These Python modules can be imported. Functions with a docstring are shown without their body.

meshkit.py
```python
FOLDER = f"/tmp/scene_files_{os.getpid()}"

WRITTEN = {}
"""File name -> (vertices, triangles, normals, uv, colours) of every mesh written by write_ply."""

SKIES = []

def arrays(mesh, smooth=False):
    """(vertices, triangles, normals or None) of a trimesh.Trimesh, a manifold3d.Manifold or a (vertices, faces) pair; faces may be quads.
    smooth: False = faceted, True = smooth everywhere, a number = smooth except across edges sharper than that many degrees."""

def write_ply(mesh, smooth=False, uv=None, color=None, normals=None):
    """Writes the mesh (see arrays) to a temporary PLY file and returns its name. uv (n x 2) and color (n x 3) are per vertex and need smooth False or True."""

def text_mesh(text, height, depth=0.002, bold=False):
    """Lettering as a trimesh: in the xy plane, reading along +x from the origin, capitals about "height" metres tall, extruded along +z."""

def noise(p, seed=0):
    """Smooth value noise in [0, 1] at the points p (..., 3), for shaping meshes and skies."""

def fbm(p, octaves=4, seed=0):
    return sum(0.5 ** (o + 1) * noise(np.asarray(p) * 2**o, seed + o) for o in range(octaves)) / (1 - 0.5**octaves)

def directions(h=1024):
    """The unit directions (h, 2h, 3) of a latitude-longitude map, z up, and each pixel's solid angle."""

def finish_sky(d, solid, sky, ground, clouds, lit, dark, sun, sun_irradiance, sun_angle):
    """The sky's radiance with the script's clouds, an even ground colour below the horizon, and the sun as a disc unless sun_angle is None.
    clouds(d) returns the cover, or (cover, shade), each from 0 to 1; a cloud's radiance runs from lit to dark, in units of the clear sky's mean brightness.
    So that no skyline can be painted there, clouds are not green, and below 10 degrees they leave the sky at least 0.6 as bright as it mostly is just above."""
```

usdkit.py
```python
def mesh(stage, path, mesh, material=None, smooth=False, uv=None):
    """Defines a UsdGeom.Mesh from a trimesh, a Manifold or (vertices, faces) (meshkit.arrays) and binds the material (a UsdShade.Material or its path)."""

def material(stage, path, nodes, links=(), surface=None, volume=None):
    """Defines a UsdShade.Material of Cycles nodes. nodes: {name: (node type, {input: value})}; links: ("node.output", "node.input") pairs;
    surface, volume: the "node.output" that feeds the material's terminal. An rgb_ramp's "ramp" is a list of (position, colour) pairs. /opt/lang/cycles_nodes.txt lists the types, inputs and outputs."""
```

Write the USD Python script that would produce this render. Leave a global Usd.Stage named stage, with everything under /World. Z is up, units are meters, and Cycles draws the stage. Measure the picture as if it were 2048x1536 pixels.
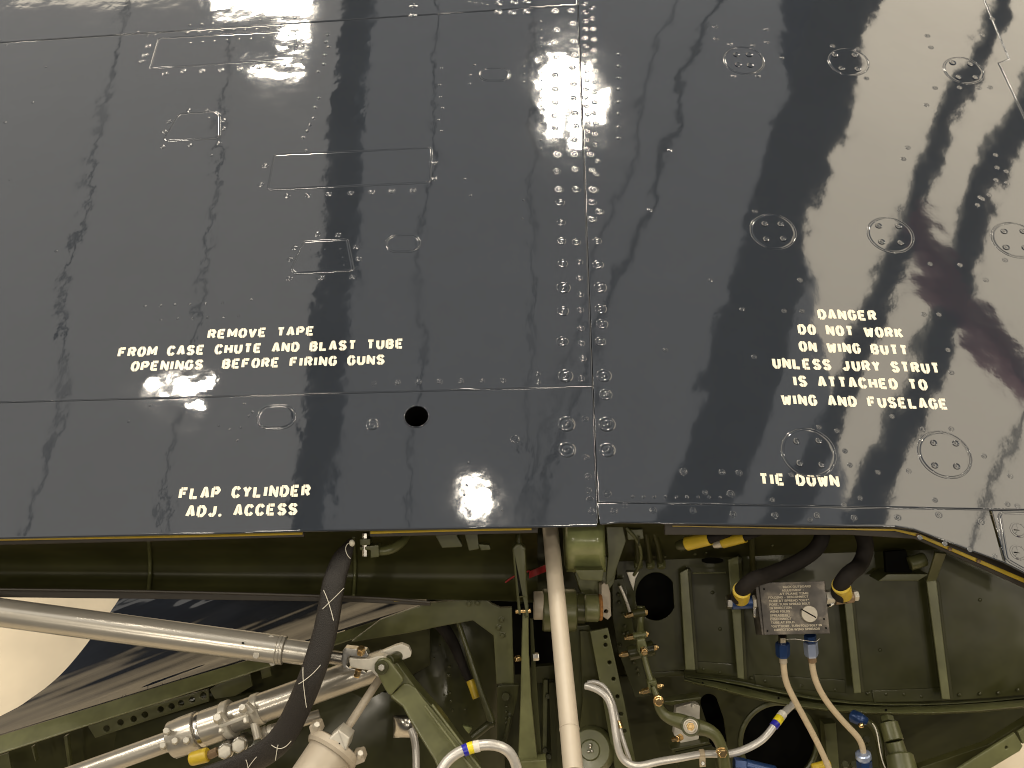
import math, random
import numpy as np, trimesh, usdkit
import mapbox_earcut as earcut
from shapely.geometry import Polygon, LineString, Point, box as sbox
from shapely.ops import unary_union
from pxr import Usd, UsdGeom, UsdLux, UsdShade, Gf, Sdf

stage = Usd.Stage.CreateInMemory()
UsdGeom.SetStageUpAxis(stage, UsdGeom.Tokens.z)
UsdGeom.SetStageMetersPerUnit(stage, 1.0)
UsdGeom.Xform.Define(stage, '/World')
UsdGeom.Scope.Define(stage, '/World/Looks')
rng = random.Random(7)

# ------------------------------------------------------------------ camera
FPX, CX, CY = 1773.0, 1024.0, 768.0
PITCH = math.radians(47.4)
CAM = np.array([0.0, 0.0, 2.6])
FWD = np.array([0, math.cos(PITCH), -math.sin(PITCH)])
RIGHT = np.array([1.0, 0, 0]); UP = np.cross(RIGHT, FWD)
cam = UsdGeom.Camera.Define(stage, '/World/camera')
cam.CreateHorizontalApertureAttr(36.0); cam.CreateVerticalApertureAttr(27.0)
cam.CreateFocalLengthAttr(36.0 * FPX / 2048)
cam.CreateClippingRangeAttr(Gf.Vec2f(0.05, 200))
cam.CreateExposureAttr(0.0)
m4 = np.eye(4); m4[0, :3] = RIGHT; m4[1, :3] = UP; m4[2, :3] = -FWD; m4[3, :3] = CAM
cam.AddTransformOp().Set(Gf.Matrix4d(*m4.ravel().tolist()))

# ------------------------------------------------------------------ light: a hangar's roof lights
def mat(name, nodes, links, surface='p.BSDF'):
    return usdkit.material(stage, '/World/Looks/' + name, nodes, links, surface=surface)

sky = UsdLux.DomeLight.Define(stage, '/World/sky')
amb = mat('hangar_air', {'b': ('background_shader', {'color': (1.0, 0.93, 0.82), 'strength': 0.09})}, [], 'b.background')
UsdShade.MaterialBindingAPI.Apply(sky.GetPrim()).Bind(amb)
sky.GetPrim().SetCustomDataByKey('kind', 'structure')

def rect_light(name, x, y, z, w, d, rad, col, rot=0.0, tilt=0.0):
    L = UsdLux.RectLight.Define(stage, '/World/' + name)
    L.CreateWidthAttr(w); L.CreateHeightAttr(d); L.CreateNormalizeAttr(False)
    L.CreateIntensityAttr(rad); L.CreateColorAttr(Gf.Vec3f(*col))
    L.AddTranslateOp().Set(Gf.Vec3d(x, y, z)); L.AddRotateZOp().Set(rot)
    if tilt: L.AddRotateYOp().Set(tilt)
    return L
LK = 1.0
WARM = (1.0, 0.87, 0.66)
rect_light('roof_light_panel', -4.8, 5.0, 7.6, 6.2, 9.6, 1.38 * LK, (1, 0.94, 0.84))
rect_light('roof_light_panel_001', 0.65, 5.0, 7.6, 4.7, 9.6, 0.80 * LK, (1, 0.97, 0.91))
rect_light('roof_light_panel_002', 5.68, 5.0, 7.6, 5.6, 10.0, 5.2 * LK, WARM, rot=-20)
rect_light('roof_light_panel_003', -4.6, 8.6, 7.5, 4.4, 1.7, 4.6 * LK, WARM)
rect_light('roof_light_panel_004', 0.0, -4.6, 7.6, 13.0, 8.0, 0.55 * LK, WARM)
# hangar lamps: (x, y, width, depth, radiance)
LAMPS = [(-2.66, 7.55, 0.95, 0.40, 200), (-2.45, 6.72, 0.50, 0.10, 150), (-2.3, 7.05, 0.3, 0.12, 160), (0.54, 6.55, 0.44, 0.44, 240), (0.76, 6.02, 0.36, 0.50, 240), (0.42, 6.1, 0.16, 0.3, 160), (-2.9, 3.27, 0.38, 0.12, 260), (-2.8, 3.02, 0.20, 0.09, 260), (-3.22, 3.2, 0.10, 0.07, 200), (-0.26, 2.13, 0.16, 0.16, 300), (4.05, 3.65, 0.07, 0.20, 14)]
LAMPS += [(x, y, 0.32, 0.32, 210) for x, y in [(-5.0, -0.6), (-2.2, -2.4), (0.9, -0.9), (3.6, -2.0), (-7.4, 1.2), (6.6, -0.3), (-3.4, -5.5), (1.6, -4.8), (5.0, -6), (-8.4, 5.2), (9.0, 4.5), (-7.0, 10.5), (-0.9, 10.6), (2.6, 11.0), (6.2, 12.0)]]
LAMPS += [(-6.6, 2.6, 0.42, 0.42, 320)]
for i, (x, y, w, d, r) in enumerate(LAMPS):
    rect_light('hangar_lamp' + ('_%03d' % i if i else ''), x, y, 7.3, w, d, r * LK, (1, 0.9, 0.74))

# ------------------------------------------------------------------ helpers
def ray(px, py): return FWD + RIGHT * ((px - CX) / FPX) - UP * ((py - CY) / FPX)
def W(px, py, Z): return CAM + ray(px, py) * Z
def unit(v): v = np.asarray(v, float); return v / np.linalg.norm(v)
def basis(d):
    d = unit(d); a = np.array([0, 0, 1.0]) if abs(d[2]) < 0.9 else np.array([1.0, 0, 0])
    u = unit(np.cross(a, d)); return u, np.cross(d, u), d

class PL:
    """A flat surface in space given by three points; poly() lays an outline on it."""
    def __init__(s, *a):
        p = [W(*q) if len(q) == 3 else q for q in a]
        n = unit(np.cross(p[1] - p[0], p[2] - p[0]))
        if n @ (CAM - p[0]) < 0: n = -n
        s.o, s.n = p[0], n
        s.e1 = unit(RIGHT - n * (RIGHT @ n)); s.e2 = np.cross(n, s.e1)
    def hit(s, px, py):
        d = ray(px, py); return CAM + d * (((s.o - CAM) @ s.n) / (d @ s.n))
    def to2(s, px, py):
        v = s.hit(px, py) - s.o; return np.array([v @ s.e1, v @ s.e2])
    def ring(s, pts): return [tuple(s.to2(*p)) for p in pts]
    def scale(s, px, py): return np.linalg.norm(s.to2(px + 1, py) - s.to2(px, py))
    def up3(s, xyz):
        xyz = np.asarray(xyz, float); return s.o + xyz[:, :1] * s.e1 + xyz[:, 1:2] * s.e2 + xyz[:, 2:3] * s.n
    def off(s, h):
        q = PL.__new__(PL); q.__dict__.update(s.__dict__); q.o = s.o + s.n * h; return q

def ring_inset(r, d):
    r = np.asarray(r, float); nx = np.roll(r, -1, 0) - r; nx /= np.maximum(np.linalg.norm(nx, axis=1, keepdims=True), 1e-12)
    nrm = np.stack([-nx[:, 1], nx[:, 0]], 1); m = nrm + np.roll(nrm, 1, 0)
    m /= np.maximum((m * m).sum(1, keepdims=True) / 2, 0.3); return r + m * d

def slab(pl, poly, prof, bottom=True):
    """An outline given depth: prof is [(inset, height), ...] from the back edge to the front face."""
    if not isinstance(poly, Polygon): poly = Polygon(poly)
    poly = poly.buffer(0)
    if poly.geom_type != 'Polygon': poly = max(poly.geoms, key=lambda g: g.area)
    from shapely.geometry.polygon import orient
    poly = orient(poly, 1.0)
    rings = [np.array(r.coords)[:-1] for r in [poly.exterior, *poly.interiors]]
    V, Fc = [], []; n = 0; base = None
    def cap(rs, h, flip):
        nonlocal n
        v = np.vstack(rs); ends = np.cumsum([len(r) for r in rs]).astype(np.uint32)
        t = earcut.triangulate_float64(v, ends).reshape(-1, 3).astype(int)
        a = v[t]; ar = np.cross(a[:, 1] - a[:, 0], a[:, 2] - a[:, 0])
        t = np.where((ar > 0)[:, None] != flip, t, t[:, ::-1])
        V.append(np.hstack([v, np.full((len(v), 1), h)])); Fc.append(t + n); n += len(v)
    def level(i): return [ring_inset(r, prof[i][0]) if prof[i][0] else r for r in rings]
    for r in range(len(rings)):
        k = len(rings[r]); s0 = n
        for i, (d, h) in enumerate(prof):
            q = ring_inset(rings[r], d) if d else rings[r]
            V.append(np.hstack([q, np.full((k, 1), h)])); n += k
        for i in range(len(prof) - 1):
            a = s0 + i * k + np.arange(k); b = s0 + i * k + (np.arange(k) + 1) % k
            Fc.append(np.stack([a, b, b + k], 1)); Fc.append(np.stack([a, b + k, a + k], 1))
    cap(level(len(prof) - 1), prof[-1][1], False)
    if bottom: cap(level(0), prof[0][1], True)
    v, f = np.vstack(V), np.vstack(Fc)
    m = trimesh.Trimesh(pl.up3(v), f, process=False); m.merge_vertices(); return m

def plate(pl, pts, t, holes=(), r=0.0, bev=0.0012, lift=0.0):
    """A sheet of thickness t whose front face lies `lift` above the surface; pts in picture coordinates."""
    p = Polygon(pl.ring(pts)).buffer(0)
    if r: p = p.buffer(-r).buffer(2 * r).buffer(-r) if len(pts) > 2 else p
    for h in holes: p = p.difference(h)
    b = min(bev, t * 0.4)
    return slab(pl, p, [(0, lift - t), (0, lift - b), (b * 0.3, lift - b * 0.3), (b, lift)])

def disc(pl, px, py, rad): return Point(*pl.to2(px, py)).buffer(rad, 24)
def oval(pl, px, py, hw, hh, n=10):
    c = pl.to2(px, py); return LineString([c - [hw - hh, 0], c + [hw - hh, 0]]).buffer(hh, n)

def tube(pts, r, n=14, spline=True, steps=8, cap=True):
    P = np.array(pts, float); R = np.full(len(P), r) if np.ndim(r) == 0 else np.array(r, float)
    if spline and len(P) > 2:
        from scipy.interpolate import CubicSpline
        t = np.r_[0, np.cumsum(np.linalg.norm(np.diff(P, axis=0), axis=1) ** 0.7)]
        tt = np.linspace(0, t[-1], steps * (len(P) - 1) + 1)
        R = np.interp(tt, t, R); P = CubicSpline(t, P)(tt)
    T = np.gradient(P, axis=0); T /= np.linalg.norm(T, axis=1, keepdims=True)
    u, w, _ = basis(T[0]); V = []
    a = np.linspace(0, 2 * np.pi, n, endpoint=False)
    for p, t, rr in zip(P, T, R):
        u = unit(u - t * (u @ t)); w = np.cross(t, u)
        V.append(p + rr * (np.cos(a)[:, None] * u + np.sin(a)[:, None] * w))
    V = np.vstack(V); k = len(P); F = []
    i = np.arange(n); j = (i + 1) % n
    for s in range(k - 1): F += [np.stack([s * n + i, s * n + j, (s + 1) * n + j], 1), np.stack([s * n + i, (s + 1) * n + j, (s + 1) * n + i], 1)]
    if cap:
        V = np.vstack([V, P[:1], P[-1:]]); c0, c1 = k * n, k * n + 1
        F += [np.stack([j, i, np.full(n, c0)], 1), np.stack([(k - 1) * n + i, (k - 1) * n + j, np.full(n, c1)], 1)]
    return trimesh.Trimesh(V, np.vstack(F), process=False)

def lathe(p0, p1, prof, n=28, phase=0.0, caps=True):
    """Turned solid along p0->p1: prof is [(fraction along, radius), ...]."""
    p0, p1 = np.array(p0, float), np.array(p1, float); u, w, d = basis(p1 - p0)
    a = np.linspace(0, 2 * np.pi, n, endpoint=False) + phase; V = []
    for t, r in prof: V.append(p0 + (p1 - p0) * t + r * (np.cos(a)[:, None] * u + np.sin(a)[:, None] * w))
    k = len(prof); V = np.vstack(V + [p0 + (p1 - p0) * prof[0][0], p0 + (p1 - p0) * prof[-1][0]]).reshape(-1, 3)
    i = np.arange(n); j = (i + 1) % n; F = []
    for s in range(k - 1): F += [np.stack([s * n + i, s * n + j, (s + 1) * n + j], 1), np.stack([s * n + i, (s + 1) * n + j, (s + 1) * n + i], 1)]
    if caps: F += [np.stack([j, i, np.full(n, k * n)], 1), np.stack([(k - 1) * n + i, (k - 1) * n + j, np.full(n, k * n + 1)], 1)]
    return trimesh.Trimesh(V, np.vstack(F), process=False)

def cyl(p0, p1, r, n=24, ch=0.12):
    L = np.linalg.norm(np.array(p1) - np.array(p0)); c = min(ch * r, L * 0.3) / L; q = min(ch * r, L * 0.3)
    return lathe(p0, p1, [(0, r - q), (c, r), (1 - c, r), (1, r - q)], n)
def hexa(p0, p1, r): return lathe(p0, p1, [(0, r), (0.82, r), (1, r * 0.86)], 6, 0.3)
def ball(p, r): m = trimesh.creation.icosphere(2, r); m.apply_translation(p); return m
def cat(*m): return trimesh.util.concatenate([x for x in m])

# ------------------------------------------------------------------ prims
used = {}
def path_for(parent, name):
    k = parent + '/' + name; n = used.get(k, -1) + 1; used[k] = n
    return k if n == 0 else '%s_%03d' % (k, n)
LOC = {}
def thing(name, label, category, loc, group=None, kind=None):
    p = path_for('/World', name); x = UsdGeom.Xform.Define(stage, p)
    loc = np.array(loc, float); x.AddTranslateOp().Set(Gf.Vec3d(*loc.tolist())); LOC[p] = loc
    d = x.GetPrim()
    if label: d.SetCustomDataByKey('label', label)
    if category: d.SetCustomDataByKey('category', category)
    if group: d.SetCustomDataByKey('group', group)
    if kind: d.SetCustomDataByKey('kind', kind)
    return p
def part(parent, name, mesh, m, smooth=35, label=None, kind=None):
    p = path_for(parent, name); top = '/' + '/'.join(p.split('/')[1:3])
    o = LOC.get(top, np.zeros(3))
    if not isinstance(mesh, trimesh.Trimesh): mesh = mesh
    mesh = trimesh.Trimesh(np.asarray(mesh.vertices) - o, mesh.faces, process=False)
    g = usdkit.mesh(stage, p, mesh, m, smooth=smooth)
    if label: g.GetPrim().SetCustomDataByKey('label', label)
    if kind: g.GetPrim().SetCustomDataByKey('kind', kind)
    return p

# ------------------------------------------------------------------ materials
def paint(name, base, rough=0.4, metallic=0.0, var=0.0, vscale=30, var2=None, bumps=(), bevel=0.0, coat=0.0, spec=0.5, rvar=0.0, stretch=None):
    nodes = {'p': ('principled_bsdf', {'base_color': base, 'roughness': rough, 'metallic': metallic, 'coat_weight': coat, 'coat_roughness': 0.05, 'specular_ior_level': spec}),
             'g': ('geometry', {})}
    links = []; src = 'g.position'
    if stretch is not None:
        nodes['mp'] = ('mapping', {'mapping_type': 'texture', 'scale': stretch[1], 'rotation': stretch[0]}); links.append(('g.position', 'mp.vector')); src = 'mp.vector'
    if var:
        nodes['nv'] = ('noise_texture', {'scale': vscale, 'detail': 5.0, 'roughness': 0.6}); links.append((src, 'nv.vector'))
        b = np.array(base); c2 = np.array(var2) if var2 is not None else b * (1 + var)
        nodes['rv'] = ('rgb_ramp', {'ramp': [(0.3, tuple(b * (1 - var))), (0.52, tuple(b)), (0.72, tuple(c2))]})
        links += [('nv.fac', 'rv.fac'), ('rv.color', 'p.base_color')]
    if rvar:
        nodes['nr'] = ('noise_texture', {'scale': vscale * 0.6, 'detail': 4.0}); links.append((src, 'nr.vector'))
        nodes['mr'] = ('map_range', {'from_min': 0.3, 'from_max': 0.7, 'to_min': max(0.02, rough - rvar), 'to_max': rough + rvar}); links += [('nr.fac', 'mr.value'), ('mr.result', 'p.roughness')]
    last = None
    for i, (sc, amp, det) in enumerate(bumps):
        nodes['b%d' % i] = ('noise_texture', {'scale': sc, 'detail': det}); links.append((src, 'b%d.vector' % i))
        nodes['m%d' % i] = ('math', {'math_type': 'multiply', 'value2': amp}); links.append(('b%d.fac' % i, 'm%d.value1' % i))
        if last:
            nodes['a%d' % i] = ('math', {'math_type': 'add'}); links += [(last, 'a%d.value1' % i), ('m%d.value' % i, 'a%d.value2' % i)]; last = 'a%d.value' % i
        else: last = 'm%d.value' % i
    nrm = None
    if bevel: nodes['bv'] = ('bevel', {'radius': bevel, 'samples': 4}); nrm = 'bv.bevel'
    if last:
        nodes['bp'] = ('bump', {'strength': 1.0, 'distance': 1.0}); links.append((last, 'bp.height'))
        if nrm: links.append((nrm, 'bp.normal'))
        nrm = 'bp.normal'
    if nrm: links.append((nrm, 'p.normal'))
    return mat(name, nodes, links)

SKINB = ((2.6, 0.0034, 0.0), (8.0, 0.0006, 1.0), (22, 0.00026, 1.0), (70, 0.00004, 1.0), (190, 0.000009, 1.0))
M = {}
M['navy'] = paint('navy_gloss_paint', (0.0195, 0.0238, 0.0325), 0.04, bumps=SKINB, spec=0.6, var=0.05, vscale=9, rvar=0.02)
M['navy_r'] = paint('navy_gloss_paint_inboard', (0.0195, 0.0238, 0.0325), 0.045, bumps=((2.3, 0.0075, 0.0), (7.0, 0.0011, 1.0), (20, 0.00020, 1.0), (70, 0.00002, 1.0), (190, 0.000009, 1.0)), spec=0.6, var=0.05, vscale=9)
M['navy_flap'] = paint('navy_worn_paint', (0.017, 0.021, 0.031), 0.05, spec=0.5, var=0.2, vscale=1.0, rvar=0.03, stretch=((0, 0, 0.42), (0.8, 0.10, 0.22)), bumps=((1.0, 0.017, 1.6),))
M['letter'] = paint('cream_stencil_paint', (0.74, 0.69, 0.55), 0.3, var=0.06, vscale=60)
GB = ((14, 0.0006, 1.0), (220, 0.00001, 2.0))
M['green'] = paint('interior_green_paint', (0.077, 0.080, 0.031), 0.33, var=0.22, vscale=16, bumps=GB, bevel=0.0022, rvar=0.12)
M['green_gloss'] = paint('fresh_green_paint', (0.105, 0.11, 0.046), 0.16, var=0.2, vscale=16, bumps=((30, 0.0008, 2.0), (180, 0.00006, 2.0)), bevel=0.002)
M['green_lt'] = paint('pale_green_paint', (0.20, 0.22, 0.095), 0.2, var=0.2, vscale=26, bumps=((40, 0.0007, 2.0), (240, 0.00008, 2.0)), bevel=0.004, rvar=0.08)
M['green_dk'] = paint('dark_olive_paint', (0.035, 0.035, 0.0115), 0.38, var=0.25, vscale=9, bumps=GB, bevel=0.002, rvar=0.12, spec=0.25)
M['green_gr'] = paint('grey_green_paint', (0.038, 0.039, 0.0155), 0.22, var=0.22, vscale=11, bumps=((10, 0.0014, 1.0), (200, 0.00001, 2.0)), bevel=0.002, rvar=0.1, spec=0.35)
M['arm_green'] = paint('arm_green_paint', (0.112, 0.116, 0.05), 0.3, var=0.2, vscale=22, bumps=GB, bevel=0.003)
M['silver'] = paint('silver_paint', (0.41, 0.385, 0.34), 0.24, metallic=0.55, var=0.06, vscale=12, bumps=((300, 0.000004, 2.0),), bevel=0.0015)
M['steel'] = paint('bare_steel', (0.55, 0.53, 0.5), 0.24, metallic=1.0, var=0.15, vscale=90, bevel=0.001)
M['cast'] = paint('cast_alloy', (0.55, 0.52, 0.455), 0.36, metallic=0.35, var=0.1, vscale=40, bumps=((180, 0.00004, 2.0),), bevel=0.002)
M['cream'] = paint('cream_tube_paint', (0.37, 0.32, 0.25), 0.42, var=0.05, vscale=20)
M['gold'] = paint('cadmium_bolt', (0.78, 0.55, 0.27), 0.2, metallic=1.0, var=0.25, vscale=120, bumps=((260, 0.0001, 2.0),), bevel=0.001)
M['rubber'] = paint('black_rubber', (0.012, 0.0095, 0.008), 0.8, var=0.3, vscale=60, bumps=((300, 0.00005, 2.0),), spec=0.25)
M['seal'] = paint('brown_rubber_seal', (0.030, 0.024, 0.017), 0.5, var=0.2, vscale=30)
M['yellow'] = paint('yellow_paint', (0.50, 0.355, 0.025), 0.38, var=0.12, vscale=40, bevel=0.001)
M['blue'] = paint('blue_anodised', (0.014, 0.04, 0.13), 0.3, metallic=0.35, var=0.15, vscale=70, bevel=0.001)
M['tagblue'] = paint('blue_tape', (0.02, 0.02, 0.35), 0.3)
M['tagwhite'] = paint('white_tape', (0.7, 0.66, 0.58), 0.35)
M['tagyellow'] = paint('yellow_tape', (0.75, 0.62, 0.02), 0.3)
M['paleblue'] = paint('pale_blue_anodised', (0.42, 0.50, 0.72), 0.28, metallic=0.7, bevel=0.001)
M['tan'] = paint('tan_tube_paint', (0.50, 0.41, 0.28), 0.35, var=0.08, vscale=40)
M['pipe'] = paint('dull_alloy_pipe', (0.56, 0.54, 0.51), 0.32, metallic=0.4, var=0.1, vscale=60)
M['grease'] = paint('brown_fitting', (0.22, 0.15, 0.09), 0.4, metallic=0.3, bevel=0.001)
M['red'] = paint('red_cloth', (0.28, 0.012, 0.012), 0.6)
M['rust'] = paint('rust', (0.26, 0.11, 0.025), 0.8, var=0.4, vscale=120)
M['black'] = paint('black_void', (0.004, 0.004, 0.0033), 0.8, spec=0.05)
M['plate'] = paint('worn_data_plate', (0.040, 0.034, 0.029), 0.38, metallic=0.35, var=0.6, vscale=30, var2=(0.14, 0.12, 0.095), bevel=0.0012, rvar=0.12)
M['screw'] = paint('dull_screw', (0.30, 0.275, 0.23), 0.4, metallic=0.4, var=0.1, vscale=80)
M['etch'] = paint('etched_letter', (0.40, 0.35, 0.26), 0.45)
M['cord'] = paint('white_lacing_cord', (0.72, 0.69, 0.6), 0.6)
M['floor'] = paint('hangar_floor_paint', (0.64, 0.545, 0.395), 0.22, var=0.12, vscale=2.2, rvar=0.1, bumps=((30, 0.0002, 3.0),))
M['beam'] = paint('roof_steel', (0.10, 0.118, 0.110), 0.6)
M['maroon'] = paint('maroon_roof_banner', (0.32, 0.10, 0.16), 0.7)
# braided sleeve
M['braid'] = mat('black_braided_sleeve', {
    'g': ('geometry', {}), 'mp': ('mapping', {'rotation': (0, 0, 0.5), 'scale': (1, 1, 1)}), 'v': ('voronoi_texture', {'scale': 520.0}),
    'r': ('rgb_ramp', {'ramp': [(0.0, (0.028, 0.023, 0.020)), (0.6, (0.010, 0.008, 0.007))]}),
    'm': ('math', {'math_type': 'multiply', 'value2': -0.0006}), 'bp': ('bump', {'distance': 1.0, 'strength': 1.0}),
    'p': ('principled_bsdf', {'roughness': 0.55})},
    [('g.position', 'mp.vector'), ('mp.vector', 'v.vector'), ('v.distance', 'r.fac'), ('r.color', 'p.base_color'), ('v.distance', 'm.value1'), ('m.value', 'bp.height'), ('bp.normal', 'p.normal')])

# ------------------------------------------------------------------ setting: floor and the roof that the paint mirrors
fl = trimesh.creation.box((60, 60, 0.1)); fl.apply_translation((0, 5, -0.05))
f = thing('floor', None, None, (0, 0, 0), kind='structure'); part(f, 'slab', fl, M['floor'], smooth=False)
roof = thing('ceiling', None, None, (0, 0, 7.4), kind='structure')
def beam(x0, y0, x1, y1, w, h=0.25, z=7.35, m='beam'):
    d = np.array([x1 - x0, y1 - y0]); L = np.hypot(*d)
    b = trimesh.creation.box((L, w, h)); b.apply_transform(trimesh.transformations.rotation_matrix(math.atan2(d[1], d[0]), (0, 0, 1)))
    b.apply_translation(((x0 + x1) / 2, (y0 + y1) / 2, z)); part(roof, 'roof_beam', b, M[m], smooth=False)
beam(-2.02, -8, -1.50, 13, 0.30)
beam(-4.35, -8, -4.15, 13, 0.026, h=0.02); beam(-1.0, -8, -0.75, 13, 0.026, h=0.02); beam(0.05, -8, 0.3, 13, 0.022, h=0.02); beam(-3.05, -8, -2.9, 13, 0.018, h=0.02); beam(-6.2, -8, -6.0, 13, 0.05)
def diag(x, y, w, m='beam', k=0.50, z=7.35, h=0.25): beam(x - k * 9, y - 9, x + k * 9, y + 9, w, h, z, m)
diag(4.4, 6.0, 0.20); diag(4.3, 4.36, 0.27); diag(5.75, 5.0, 0.04, h=0.04)
beam(3.75, 4.75, 5.1, 2.6, 0.24, m='maroon', z=7.2)
beam(-0.35, -3.3, 5.8, 13.5, 0.66, 0.12, 7.3); diag(1.35, 5.2, 0.05, k=0.36, h=0.03); diag(1.05, 5.2, 0.025, k=0.3, h=0.02)

# ------------------------------------------------------------------ the wing skin surface
TILT = math.radians(30.6)
NRM = math.cos(TILT) * -FWD + math.sin(TILT) * UP
P0 = CAM + FWD * 1.773
SK = PL.__new__(PL); SK.o, SK.n = P0, NRM; SK.e1 = RIGHT; SK.e2 = np.cross(NRM, RIGHT)
def S(px, py): return SK.hit(px, py)

outer = thing('outer_wing_panel', 'glossy navy outer wing panel on the left, lettered remove tape, with access plates', 'aircraft wing', S(600, 700))
inner = thing('wing_centre_section', 'glossy navy inboard wing section on the right, lettered danger, with round covers', 'aircraft wing', S(1600, 700))
SKPROF = [(0, -0.003), (0, -0.0010), (0.0003, -0.0004), (0.0009, -0.0001), (0.002, 0)]
def yl(x): return 85 - 75 * x / 1150.0            # upper panel joint
def ym(x): return 805 - 32 * x / 1180.0           # lower panel joint
def xf(y): return 1155 + 40 * y / 1050.0          # wing fold joint
def skin(par, name, pts, mm, holes=(), label=None):
    p = Polygon(SK.ring(pts)).buffer(0)
    for h in holes: p = p.difference(h)
    return part(par, name, slab(SK, p, SKPROF), M[mm], smooth=40, label=label)
G = 1.0
def seam(par, pts, mm='navy', r=0.0016, h=-0.00115):
    P = [S(*p) + NRM * h for p in pts]
    for a, b in zip(P[:-1], P[1:]): part(par, 'seam', tube([a, b], r, n=8, spline=False), M[mm], smooth=True)
seam(outer, [(-160, yl(-160)), (xf(10) - 1, yl(1155))]); seam(outer, [(-160, ym(-160)), (xf(773) - 1, ym(1183))])
seam(outer, [(xf(-150), -150), (xf(300), 300), (xf(773), 773), (xf(1046), 1046)])
seam(outer, [(-160, 1078.5), (600, 1060.5), (xf(1050) - 2, 1049.5)], r=0.0028, h=-0.0027)
STEP = [(1955, -200), (1968, 0), (2018, 118), (1997, 126), (2048, 232), (2075, 300)]
seam(inner, STEP, 'navy_r', r=0.0015)
seam(inner, [(1197, 1004), (1980, 1019.5), (2230, 1024)], 'navy_r', r=0.0015)
seam(inner, [(1202, 1047), (1240, 1043.5), (1500, 1048.5), (1790, 1051.5), (1826, 1056.5), (2007, 1122.5), (2230, 1236)], 'navy_r', r=0.0022, h=-0.0021)
skin(outer, 'skin_panel', [(-160, -200), (xf(-200) - G, -200), (xf(10) - G, yl(1155) - G), (-160, yl(-160) - G)], 'navy')
skin(outer, 'skin_panel', [(-160, yl(-160) + G), (xf(10) - G, yl(1155) + G), (xf(773) - G, ym(1183) - G), (-160, ym(-160) - G)], 'navy')
skin(outer, 'skin_panel', [(-160, ym(-160) + G), (xf(773) - G, ym(1183) + G), (xf(1050) - G, 1050), (600, 1061), (-160, 1079)], 'navy', holes=[disc(SK, 833, 833, 24 * SK.scale(833, 833))])
# right hand skin
skin(inner, 'skin_panel', [(xf(-200) + G, -200)] + [(x - G, y) for x, y in STEP] + [(2230, 700), (2230, 1024)] + [(2048, 1019), (1195, 1003)][0:1] + [(1196, 1003)], 'navy_r')
skin(inner, 'skin_panel', [(x + G, y) for x, y in STEP[::-1]] + [(2400, -200), (2400, 600), (2232, 690)], 'navy_r')
skin(inner, 'trailing_strip', [(xf(1004) + G, 1005.5), (1978, 1020.5), (2007, 1123), (1826, 1057), (1790, 1052), (1500, 1049), (1240, 1044), (1200, 1048)], 'navy_r')
skin(inner, 'trailing_strip', [(1984, 1021), (2230, 1026), (2230, 1240), (2012, 1126)], 'navy_r')
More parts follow.
